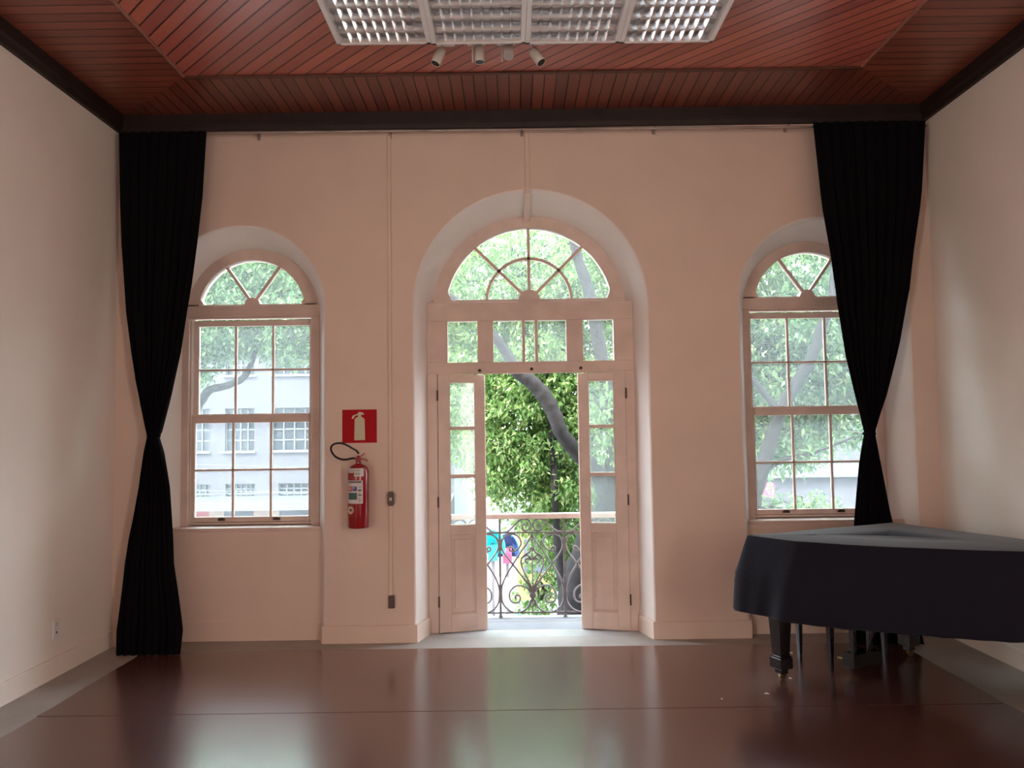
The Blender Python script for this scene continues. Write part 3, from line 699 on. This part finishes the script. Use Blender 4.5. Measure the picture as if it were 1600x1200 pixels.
# ------------------------------------------------------------------ dance floor sheets and litter
def sheet(y0, y1, label, seed, z):
    rnd = random.Random(seed); n = 30
    L_ = [(-2.915+rnd.uniform(-.006, .006), y0+(y1-y0)*i/8) for i in range(9)]
    Rr = [(2.95+rnd.uniform(-.008, .008), y1+(y0-y1)*i/8) for i in range(9)]
    poly = L_ + Rr
    if seed == 1: poly = [q for q in poly]
    m = MB(); m.prism_xy(poly[::-1], .0, z); return tag(m.build('dance_floor_sheet', M['vinyl']), label, 'floor mat', 'dance floor sheets')
sheet(-.195, -1.535, 'shiny dark red vinyl floor sheet nearest the balcony door', 1, .003)
sheet(-1.545, -2.90, 'shiny dark brown vinyl floor sheet at the bottom edge of the photo', 2, .0035)
for i, (y0, y1) in enumerate(((-2.91, -4.27), (-4.28, -5.64), (-5.65, -7.0))): sheet(y0, y1, 'unseen dark red vinyl floor sheet, %s from the balcony door' % ('third', 'fourth', 'fifth')[i], 3+i, .0035)  # unseen sheets, added for the red light they bounce onto the walls
def scrap(x, y, s, label, seed):
    rnd = random.Random(seed); n = 9; m = MB(); ang_ = rnd.uniform(0, 3)
    vs = [(0, 0, .012*s/.03)]
    for i in range(n):
        a_ = 2*PI*i/n; r_ = s*rnd.uniform(.6, 1.1)*(1 if i % 2 else .7); vs.append((r_*math.cos(a_), .5*r_*math.sin(a_), rnd.uniform(.0005, .006)))
    vs = [(a_[0]*math.cos(ang_)-a_[1]*math.sin(ang_), a_[0]*math.sin(ang_)+a_[1]*math.cos(ang_), a_[2]) for a_ in vs]
    m.add(vs, [(0, 1+i, 1+(i+1) % n) for i in range(n)])
    o = m.build('paper_scrap', M['paper'], loc=(x, y, .0035)); sd = o.modifiers.new('t', 'SOLIDIFY'); sd.thickness = .001; sd.offset = 1
    return tag(o, label, 'litter')
scrap(2.031, -.46, .038, 'pale crumpled scrap on the floor behind the front piano leg', 1)
scrap(1.575, -1.327, .028, 'pale curled scrap on the red floor in front of the piano', 2)
scrap(1.27, -1.407, .012, 'tiny pale crumb on the red floor, left of the curled scrap', 4)
scrap(1.83, -1.03, .015, 'tiny pale scrap beside the caster of the front piano leg', 6)

# ------------------------------------------------------------------ grand piano, cover, bench
A_, B_, C1, C_, P_ = (1.587, -.944), (1.82, -1.27), (2.318, -1.559), (2.947, -1.786), (2.878, -.36)
out = [A_, (1.70, -1.10), B_, (2.06, -1.415), C1, (2.64, -1.685), C_, (3.12, -1.83), (3.27, -1.82), (3.355, -1.74), (3.37, -1.60), (3.24, -1.20), (3.05, -.76), P_, (2.6, -.487), (2.2, -.667), (1.85, -.826)]
def resample(poly, n, rad=1):
    P = [Vector((*p, 0)) for p in poly]; L_ = [(P[(i+1) % len(P)]-P[i]).length for i in range(len(P))]; T_ = sum(L_); o_ = []
    i = 0; acc = 0
    for k in range(n):
        d = T_*k/n
        while acc+L_[i] < d: acc += L_[i]; i += 1
        o_.append(P[i].lerp(P[(i+1) % len(P)], (d-acc)/L_[i]))
    for _ in range(rad): o_ = [(o_[i-1]+o_[i]*2+o_[(i+1) % n])/4 for i in range(n)]
    return o_
NP = 320
lo = resample(out, NP, 1); cen = Vector((2.5, -1.08, 0))
def normal(i):
    t_ = lo[(i+2) % NP]-lo[i-2]; return Vector((-t_.y, t_.x, 0)).normalized()*-1
sgn = 1 if (normal(0).dot(lo[0]-cen) > 0) else -1
from mathutils import noise as mnoise
cov = MB(); vs = []; rows = [(-1, .955), (-.5, .953), (-.03, .952), (-.008, .948), (0, .938)] + [(None, z) for z in (.90, .85, .80, .75, .70, .65, .60, .55, .50, .462, .448)]
for s_, z in rows:
    for i in range(NP):
        p = lo[i]; nn = normal(i)*sgn
        if s_ is not None:
            q = p.lerp(cen, -s_) if s_ <= -.5 else p+nn*s_
            if s_ == -1: q = cen+(p-cen)*.02
            zz = z+.003*mnoise.noise(Vector((q.x*3, q.y*3, 1)))
            vs.append((q.x, q.y, zz)); continue
        t_ = (.938-z)/.49
        kb = max(0, nn.dot(Vector((-.412, .911, 0)))); ab = max(0, nn.dot(Vector((-.81, -.58, 0))))
        fl = .022*t_ + (.075*kb+.085*max(0, ab-.45)/.55)*min(1, t_*2.0)
        if nn.x > .6: fl = .012*t_
        arc_ = i/NP*2*PI*7
        wob = (.007*math.sin(arc_*1.7+3*math.sin(arc_*.37))+.006*math.sin(arc_*4.1+t_*2))*t_**1.2
        if nn.x > .6: wob *= .3
        q = p+nn*(fl+wob+.012*mnoise.noise(Vector((p.x*4, p.y*4, z*3)))*t_)
        hem = .004*math.sin(arc_*.9) if z < .47 else 0
        vs.append((q.x, q.y, z+hem*(1 if z < .455 else .8)))
nr = len(rows)
cov.add(vs, [(j*NP+i, j*NP+(i+1) % NP, (j+1)*NP+(i+1) % NP, (j+1)*NP+i) for j in range(nr-1) for i in range(NP)])
cov.add([vs[i] for i in range(NP)], [tuple(range(NP))])
co = cov.build('piano_cover', M['piano_cloth'], smooth=True)
sd = co.modifiers.new('thickness', 'SOLIDIFY'); sd.thickness = .003; sd.offset = -1
tag(co, 'dark navy-black cloth cover draped over the grand piano', 'piano cover')
pn = thing('grand_piano', 'grand piano under a dark cloth cover, black square legs showing', 'piano', (2.5, -1.08, 0))
T0 = Matrix.Translation((-2.5, 1.08, 0))
inset = [tuple((lo[i]-normal(i)*sgn*.022))[:2] for i in range(0, NP, 4)]
m = MB(); m.prism_xy(inset, .60, .90, T=T0); m.build('case', M['piano'], pn, bevel=.004)
m = MB(); m.prism_xy([tuple((lo[i]-normal(i)*sgn*.016))[:2] for i in range(0, NP, 4)], .905, .935, T=T0); m.build('lid', M['piano'], pn)
def pleg(x, y, rz):
    T = T0 @ Matrix.Translation((x, y, 0)) @ Matrix.Rotation(rz, 4, 'Z')
    m = MB(); a, b = .062, .040
    vs = [(-a,-a,.60),(a,-a,.60),(a,a,.60),(-a,a,.60),(-b,-b,.17),(b,-b,.17),(b,b,.17),(-b,b,.17)]
    m.add(vs, [(0,1,2,3),(7,6,5,4),(0,4,5,1),(1,5,6,2),(2,6,7,3),(3,7,4,0)], T=T)
    m.box(-.048, .048, -.048, .048, .155, .17, T=T); m.box(-.053, .053, -.053, .053, .085, .155, T=T); m.box(-.03, .03, -.03, .03, .05, .085, T=T)
    o = m.build('leg', M['piano'], pn, bevel=.003)
    k = MB(); k.lathe([(.024, -.012), (.026, -.008), (.026, .008), (.024, .012)], 20, T=T @ Matrix.Translation((.008, 0, .030)) @ Matrix.Rotation(PI/2, 4, 'X'))
    k.box(-.012, .022, -.018, -.014, .028, .06, T=T); k.box(-.012, .022, .014, .018, .028, .06, T=T)
    k.build('caster', M['brass'], o, smooth=True)
rz = math.radians(24.3)
pleg(1.765, -1.055, rz); pleg(2.87, -.56, rz); pleg(3.20, -1.62, rz)
T = T0 @ Matrix.Translation((2.36, -.93, 0)) @ Matrix.Rotation(rz, 4, 'Z')
m = MB(); m.box(-.13, .13, -.05, .05, .06, .15, T=T)
for x in (-.075, .075): m.box(x-.015, x+.015, -.015, .015, .15, .60, T=T)
m.tube([tuple(T @ Vector((0, -.03, .12))), tuple(T @ Vector((0, -.25, .60)))], .008, 6)
ly = m.build('pedal_lyre', M['piano'], pn, bevel=.003)
for x in (-.06, 0, .06):
    m = MB(); m.box(x-.012, x+.012, .04, .15, .075, .085, T=T); m.build('pedal', M['brass'], ly, bevel=.003)
bn = thing('piano_bench', 'slim black bench with tapered legs tucked under the covered piano', 'bench', (2.35, -.63, 0), rz)
MB().box(-.29, .29, -.17, .17, .375, .425).build('seat', M['piano'], bn, bevel=.008)
MB().box(-.27, .27, -.155, .155, .325, .375).build('apron', M['piano'], bn)
for x, y in ((-.26, .145), (-.26, -.145), (.26, .145), (.26, -.145)):
    m = MB(); a, b = .021, .011
    m.add([(x-a,y-a,.375),(x+a,y-a,.375),(x+a,y+a,.375),(x-a,y+a,.375),(x-b,y-b,.0035),(x+b,y-b,.0035),(x+b,y+b,.0035),(x-b,y+b,.0035)], [(0,1,2,3),(7,6,5,4),(0,4,5,1),(1,5,6,2),(2,6,7,3),(3,7,4,0)])
    m.build('leg', M['piano'], bn)

# ------------------------------------------------------------------ street
GZ = -4.5
MB().box(-60, 60, WT+.02, 8.5, GZ-.3, GZ).build('near_pavement', M['pavement'], kind='structure')
MB().box(-60, 60, 8.5, 17, GZ-.3, GZ-.12).build('street_ground', M['asphalt'], kind='structure')
MB().box(-60, 60, 17, 60, GZ-.3, GZ).build('far_pavement', mat('far_paving', (.13, .135, .145), .9, noise=.2, nscale=1.5), kind='structure')
MB().box(XL-.3, XR+.3, YB-.75, WT, GZ, -.2).build('wall_lower_storey', M['facade'], kind='structure')

MB().box(-22, XL-.3, -8, WT, GZ, 8.5).build('sky_shade_wing', M['facade'], kind='structure')  # unseen wings, added to cut the skylight on the facade across the street
MB().box(XR+.3, 22, -8, WT, GZ, 8.5).build('sky_shade_wing', M['facade'], kind='structure')
MB().box(XL-.3, XR+.3, -8, WT, 4.76, 8.5).build('sky_shade_storey', M['facade'], kind='structure')  # unseen storey, added to block sky light from the buildings opposite
bA = thing('office_building', 'pale lilac-white building across the street, seen through the left window', 'building', (-14, 27, GZ))
def wbox(m, x0, x1, y0, y1, z0, z1): return m.box(x0+14, x1+14, y0-27, y1-27, z0-GZ, z1-GZ)
wins = []
for z0_, z1_ in ((.93, 2.78), (4.22, 6.0), (7.5, 9.3)):
    wins += [(-19.6, -18.3, z0_, z1_), (-17.2, -15.9, z0_, z1_), (-14.6, -13.19, z0_, z1_), (-12.5, -11.24, z0_, z1_), (-10.47, -8.6, z0_, z1_), (-6.9, -5.6, z0_, z1_), (-4.4, -3.1, z0_, z1_)]
wins += [(-16.9, -15.6, -1.15, -.48), (-14.6, -13.13, -1.15, -.48), (-12.47, -11.2, -1.15, -.48), (-10.18, -8.3, -1.15, -.48), (-6.6, -5.2, -1.15, -.48)]
m = MB()                                             # wall with real openings, built as a grid of blocks
xs = sorted(set([-24, -2.6]+[v for w_ in wins for v in w_[:2]])); zs = sorted(set([GZ, 11.0]+[v for w_ in wins for v in w_[2:]]))
for i in range(len(xs)-1):
    run = None
    for j in range(len(zs)-1):
        cxm, czm = (xs[i]+xs[i+1])/2, (zs[j]+zs[j+1])/2
        hole = any(w_[0] < cxm < w_[1] and w_[2] < czm < w_[3] for w_ in wins)
        if not hole:
            if run is None: run = zs[j]
        if hole or j == len(zs)-2:
            if run is not None: wbox(m, xs[i], xs[i+1], 27, 27.4, run, zs[j] if hole else zs[j+1]); run = None
wbox(m, -24, -2.6, 27.4, 36, 10.5, 11); wbox(m, -2.9, -2.6, 27.4, 36, GZ, 10.5)
m.build('wall', M['facade'], bA)
for (x0, x1, z0_, z1_) in wins:
    m = MB(); wbox(m, x0, x1, 27.2, 27.26, z0_, z1_); wo = m.build('window', M['bldg_window'], bA)
    m = MB(); nx_ = 4 if z1_ > 0 else 6; nz_ = 4 if z1_ > 0 else 3
    for i in range(nx_+1): xx = x0+(x1-x0)*i/nx_; wbox(m, xx-.025, xx+.025, 27.14, 27.2, z0_, z1_)
    for i in range(nz_+1): zz = z0_+(z1_-z0_)*i/nz_; wbox(m, x0, x1, 27.14, 27.2, zz-.025, zz+.025)
    wbox(m, x0-.08, x1+.08, 26.9, 27.1, z0_-.08, z0_)
    m.build('window_bars', M['bldg_bar'], wo)
m = MB(); m.add([(-10, -2.2, 3.33), (11.4, -2.2, 3.33), (11.4, 0, 3.5), (-10, 0, 3.5), (-10, -2.2, 3.27), (11.4, -2.2, 3.27), (11.4, 0, 3.42), (-10, 0, 3.42)], [(0,1,2,3),(7,6,5,4),(0,4,5,1),(1,5,6,2),(2,6,7,3),(3,7,4,0)])
m.build('canopy_roof', M['roof_grey'], bA)
m = MB(); wbox(m, -24, -2.6, 24.7, 24.82, -1.40, -1.06); m.build('canopy_fascia', M['facade_white'], bA)
for x0, x1, mt, nm in ((-24, -15.2, 'shutter', 'shutter'), (-15.2, -13.1, 'shop_red', 'shop_wall'), (-13.1, -12.46, 'shop_beige', 'shop_wall'), (-12.46, -11.2, 'shutter', 'shutter'), (-11.2, -10.1, 'shop_beige', 'shop_wall'), (-10.1, -7.6, 'shutter', 'shutter'), (-7.6, -5.5, 'shop_beige', 'shop_wall'), (-5.5, -2.7, 'shutter', 'shutter')):
    m = MB(); wbox(m, x0, x1, 26.85, 26.99, GZ, -1.2); m.build(nm, M[mt], bA)

bB = thing('low_building', 'low white building with a red sign, seen low through the right window', 'building', (14, 26, GZ))
m = MB(); m.box(-10.5, 16, 0, 8, 0, 4.05); m.build('wall', M['facade'], bB)
m = MB(); m.box(-10.6, 16.1, -.3, 8.1, 4.05, 4.45); m.build('parapet', M['facade_white'], bB)
for x in (-8.5, -5.6, -2.0, 1.8, 5.6):
    m = MB(); m.box(x, x+2.1, -.06, 0.0, .2, 2.4); m.build('shutter', M['shutter'], bB)
m = MB(); m.box(-6, 16, 3.0, 8, 4.45, 8.2); m.build('upper_floor', M['facade'], bB)
for x in (-4.5, -1.2, 2.1, 5.4): m = MB(); m.box(x, x+1.4, 2.93, 3.0, 5.6, 7.1); m.build('window', M['bldg_window'], bB)
m = MB(); m.box(-3.90, -3.36, -.55, -.45, 3.30, 3.86); sgn_ = m.build('shop_sign', M['sign_street'], bB)
for i in range(5): m = MB(); m.box(-3.85+i*.09, -3.79+i*.09, -.57, -.55, 3.58, 3.68); m.build('sign_lettering', M['facade_white'], sgn_)
bC = thing('yellow_kiosk', 'yellow kiosk standing on the far pavement, seen through the balcony railing', 'kiosk', (1.0, 22.0, GZ))
MB().box(-.95, .35, 0, 2.0, 0, 2.85).build('kiosk_wall', M['yellow'], bC)
MB().box(-1.03, .43, -.15, 2.1, 2.85, 3.0).build('kiosk_roof', M['roof_grey'], bC)
MB().box(-.7, .1, -.03, 0, 1.0, 2.2).build('kiosk_shutter', M['shutter'], bC)
def booth(x, y, hood, inner, label, h=2.2):
    r = thing('phone_booth', label, 'phone booth', (x, y, GZ))
    m = MB(); m.tube([(0, .25, 0), (0, .25, h-.3)], .05, 8); m.build('pole', M['iron'], r, smooth=True)
    m = MB(); n, k = 20, 12; vs = []; fs = []
    for j in range(k+1):
        ph_ = .15+1.75*j/k
        for i in range(n+1):
            th = -.35+(PI+.7)*i/n; rad = .42*math.sin(ph_)
            vs.append((rad*math.cos(th), rad*math.sin(th)*.9, h-.45+.62*math.cos(ph_)))
    for j in range(k):
        for i in range(n): q = j*(n+1)+i; fs.append((q, q+1, q+n+2, q+n+1))
    m.add(vs, fs); o = m.build('hood', hood, r, smooth=True); sd = o.modifiers.new('t', 'SOLIDIFY'); sd.thickness = .03
    m = MB(); m.box(-.15, .15, .08, .22, h-.85, h-.35); m.build('telephone', inner, r)
booth(-.75, 19.2, M['turquoise'], M['turquoise'], 'turquoise telephone hood left of the navy one, beyond the railing', 2.75)
booth(-.28, 19.8, M['navy'], M['pink'], 'navy telephone hood with a pink-red inside, beyond the railing', 2.55)
m = MB(); m.lathe([(.22, 0), (.27, .1), (.27, .75), (.22, .95), (.1, 1.02)], 20, c=(0, 0, 0)); m.lathe([(.06, -.48), (.06, 0)], 8)
tag(m.build('litter_bin', M['car_white'], smooth=True, loc=(-.42, 18.6, GZ+.48)), 'pale rounded bin on the street below the balcony', 'bin')
m = MB(); m.lathe([(.14, 0), (.2, .05), (.2, .45), (.12, .55)], 16); tag(m.build('litter_bin', M['turquoise'], smooth=True, loc=(.02, 17.6, GZ)), 'small turquoise bin near the pale one on the street', 'bin')
for i, (z0_, z1_, sag, lb) in enumerate(((-.55, -.1, .25, 'thin overhead cable, lowest in front of the pale building'), (-.2, -.9, .1, 'thin overhead cable sloping the other way across the pale building'), (1.05, .4, .4, 'thin overhead cable highest of those crossing the street front'))):
    pts = [(-22+30*k/24, 23.6+.2*i, z0_+(z1_-z0_)*k/24-sag*4*(k/24)*(1-k/24)) for k in range(25)]
    m = MB(); m.tube(pts, .014, 5); tag(m.build('overhead_cable', M['cable'], smooth=True), lb, 'cable')

# ------------------------------------------------------------------ trees
def leaves(name, blobs, per, size, material, parent, seed):
    """leaf blades in drooping sprays filling the given ellipsoids (x,y,z,rx,ry,rz,sprays)"""
    rng = np.random.default_rng(seed); C = []
    for (x, y, z, a_, b_, c_, n) in blobs:
        d = rng.normal(size=(n, 3)); d /= np.linalg.norm(d, axis=1)[:, None]; r_ = rng.random(n)**(1/2.6)
        C.append(np.array([x, y, z])+d*r_[:, None]*np.array([a_, b_, c_]))
    C = np.concatenate(C); n = len(C)
    th = rng.random(n)*2*PI; ax = np.stack([np.cos(th), np.sin(th), -.35-.5*rng.random(n)], 1); ax /= np.linalg.norm(ax, axis=1)[:, None]
    t_ = (np.arange(per)/per-.5)*size*4.5
    base = C[:, None, :]+ax[:, None, :]*t_[None, :, None]+rng.normal(size=(n, per, 3))*size*.35
    dirn = ax[:, None, :]*.5+rng.normal(size=(n, per, 3))*.6+np.array([0, 0, -.35]); dirn /= np.linalg.norm(dirn, axis=2)[..., None]
    up = np.array([0, 0, 1.])+rng.normal(size=(n, per, 3))*.45
    sd_ = np.cross(dirn, up); sd_ /= np.linalg.norm(sd_, axis=2)[..., None]; nn = np.cross(sd_, dirn)
    s_ = size*(.75+.5*rng.random((n, per, 1)))
    v0 = base; v1 = base+dirn*s_*.38+sd_*s_*.21+nn*s_*.06; v2 = base+dirn*s_; v3 = base+dirn*s_*.38-sd_*s_*.21+nn*s_*.06; 
    V = np.stack([v0, v1, v2, v3], 2).reshape(-1, 3); q = n*per
    me = bpy.data.meshes.new(name); me.vertices.add(len(V)); me.vertices.foreach_set('co', V.astype(np.float32).ravel())
    idx = (np.arange(q)[:, None]*4+np.array([0, 1, 2, 0, 2, 3])[None]).ravel()
    me.loops.add(len(idx)); me.loops.foreach_set('vertex_index', idx.astype(np.int32))
    me.polygons.add(q*2); me.polygons.foreach_set('loop_start', (np.arange(q*2)*3).astype(np.int32)); me.polygons.foreach_set('loop_total', np.full(q*2, 3, np.int32))
    me.materials.append(material); me.update(calc_edges=True); me.validate()
    o = bpy.data.objects.new(name, me); COL.objects.link(o); o.parent = parent
    o.location = -Vector(parent.location); return o
def limb(name, pts, rad, parent, sub=6):
    P = spline(pts, sub); n = len(P); k = len(rad)
    R_ = []
    for i in range(n):
        f_ = i/(n-1)*(k-1); j = min(int(f_), k-2); R_.append((rad[j]+(rad[j+1]-rad[j])*(f_-j))*(1+.06*math.sin(i*1.7)))
    m = MB(); m.tube([tuple(p-Vector(parent.location)) for p in P], R_, 12); return m.build(name, M['bark'], parent, smooth=True)
def twigs(parent, blobs, n, seed, r=.012):
    rnd = random.Random(seed); m = MB(); L_ = Vector(parent.location)
    for _ in range(n):
        b5 = rnd.choice(blobs); x, y, z, a_, b_, c_, _n = b5
        p = Vector((x, y, z)); q = p+Vector((rnd.uniform(-.8, .8)*a_, rnd.uniform(-.8, .8)*b_, rnd.uniform(-.7, .7)*c_)); mid = (p+q)/2+Vector((rnd.uniform(-.2, .2), rnd.uniform(-.2, .2), rnd.uniform(.0, .3)))
        m.tube([tuple(v-L_) for v in spline([p, mid, q], 4)], [r*(2.2-1.9*i/8) for i in range(9)], 5)
    m.build('twigs', M['bark'], parent, smooth=True, kind='stuff')

t1 = thing('street_tree', 'leafy tree with a dark curving limb crossing the open balcony doorway', 'tree', (1.0, 5.2, GZ), group='street trees')
limb('trunk', [(1.0, 5.3, GZ), (.92, 5.2, -2.6), (.90, 5.1, -1.2), (.98, 5.05, -.5), (1.14, 5.0, .1), (1.36, 5, .66), (1.46, 5.05, 1.3), (1.45, 5.1, 2.0), (1.30, 5.15, 2.9), (1.15, 5.2, 3.8), (.98, 5.3, 4.45), (.8, 5.5, 6.0)], [.40, .36, .33, .31, .23, .15, .115, .10, .10, .09, .08, .05], t1)
limb('branch', [(1.32, 5.0, .75), (1.18, 4.98, 1.09), (.95, 4.95, 1.31), (.70, 4.9, 1.62), (.585, 4.9, 1.92), (.44, 4.9, 2.19), (.25, 4.9, 2.40), (.05, 4.9, 2.55), (-.15, 4.9, 2.9), (-.5, 4.9, 3.35), (-1.2, 5, 3.9)], [.13, .12, .11, .105, .11, .115, .105, .09, .075, .05, .03], t1)
limb('branch', [(.78, 5.1, -1.0), (.66, 5.3, -.3), (.62, 5.5, .4), (.60, 5.6, 1.2), (.56, 5.8, 2.0), (.5, 6, 3.2)], [.14, .07, .05, .055, .04, .02], t1)
limb('branch', [(1.4, 5.1, 1.9), (1.9, 5.4, 2.8), (2.7, 5.8, 3.6), (3.5, 6.2, 4.4)], [.09, .07, .05, .03], t1)
B1 = [(.2, 6.6, 2.2, 1.5, 1.5, 1.7, 1500), (.78, 6.2, .4, .66, .9, 1.25, 480), (1.6, 7.0, 2.4, 1.5, 1.4, 1.5, 900), (.0, 7.0, 4.3, 2.5, 1.7, 1.3, 1300), (-.9, 7.4, 2.5, 1.0, 1.2, 1.2, 420), (2.6, 7.2, 4.3, 2.0, 1.5, 1.4, 800), (.38, 5.6, -.9, .40, .5, .55, 45), (1.0, 8.0, .6, 1.5, .8, 1.0, 260), (-.25, 6.4, 1.05, .5, .8, .6, 150), (1.35, 4.55, 1.75, .35, .25, .55, 22)]
leaves('foliage', B1, 19, .102, M['leaf_a'], t1, 1); twigs(t1, B1, 70, 2)

t2 = thing('street_tree', 'far leafy tree with a bent bare limb, seen in the left window', 'tree', (-8.6, 11.3, GZ), group='street trees')
limb('trunk', [(-8.6, 11.3, GZ), (-8.7, 11.2, -1), (-8.5, 11.1, .8), (-8.7, 11.2, 2.5), (-8.3, 11.4, 4.5), (-7.9, 11.6, 7)], [.35, .3, .26, .2, .14, .06], t2)
limb('branch', [(-8.4, 11.1, .9), (-7.6, 11.0, 1.65), (-7.27, 11, 2.10), (-7.05, 11, 2.42), (-6.85, 11, 2.68), (-6.45, 11, 2.78), (-6.1, 11, 2.95), (-5.92, 11, 3.25), (-5.75, 11.1, 3.8), (-5.2, 11.3, 4.8)], [.17, .13, .11, .095, .09, .08, .075, .06, .05, .03], t2)
B2 = [(-6.9, 11.2, 4.3, 1.6, 1.2, .95, 1100), (-5.0, 11.4, 4.4, 1.7, 1.2, 1.15, 1300), (-7.4, 11.0, 3.15, .6, .6, .45, 120), (-6.0, 11.8, 6.0, 3.2, 1.8, 1.4, 1600), (-3.4, 12.2, 4.6, 1.6, 1.3, 1.6, 700), (-8.6, 11.5, 5.4, 1.3, 1.5, 1.5, 380), (-2.6, 12.5, 2.9, .9, .8, .9, 240)]
leaves('foliage', B2, 14, .135, M['leaf_b'], t2, 5); twigs(t2, B2, 50, 6, .014)

t3 = thing('street_tree', 'leafy tree with a leaning trunk, seen in the right window', 'tree', (3.3, 6.2, GZ), group='street trees')
limb('trunk', [(3.2, 6.2, GZ), (3.3, 6.1, -2), (3.55, 6.0, -.3), (3.80, 6, .7), (3.98, 6, 1.15), (4.12, 6, 1.55), (4.3, 6, 2.0), (4.55, 6, 2.4), (4.80, 6, 2.8), (4.98, 6, 3.3), (5.2, 6, 4.0), (5.3, 6.2, 5.6)], [.3, .27, .20, .16, .13, .11, .105, .10, .095, .085, .07, .04], t3)
limb('branch', [(4.25, 6, 1.9), (3.95, 6.1, 2.35), (3.7, 6.2, 2.7), (3.5, 6.3, 3.3)], [.06, .05, .04, .02], t3)
limb('branch', [(3.9, 6.0, .9), (4.3, 6.1, 1.15), (4.9, 6.3, 1.25), (5.6, 6.4, 1.5)], [.05, .035, .025, .012], t3)
limb('branch', [(3.7, 6.0, .35), (4.1, 5.9, .42), (4.6, 5.9, .25), (5.0, 5.9, .05), (5.4, 5.9, -.15)], [.03, .022, .017, .012, .006], t3)
B3 = [(4.6, 7.2, 2.9, 1.5, 1.1, 1.5, 1150), (6.2, 7.2, 2.6, 1.4, 1.2, 1.3, 700), (4.6, 6.9, 1.5, .9, .7, .6, 230), (4.9, 6.0, .1, .75, .4, .35, 75), (4.3, 5.9, .35, .5, .3, .2, 28), (5.6, 7.4, 5.0, 2.4, 1.6, 1.4, 800), (3.9, 8.5, 1.0, .9, .8, .6, 110), (4.4, 5.8, -.8, .7, .4, .3, 26)]
leaves('foliage', B3, 14, .135, M['leaf_b'], t3, 9); twigs(t3, B3, 60, 10)
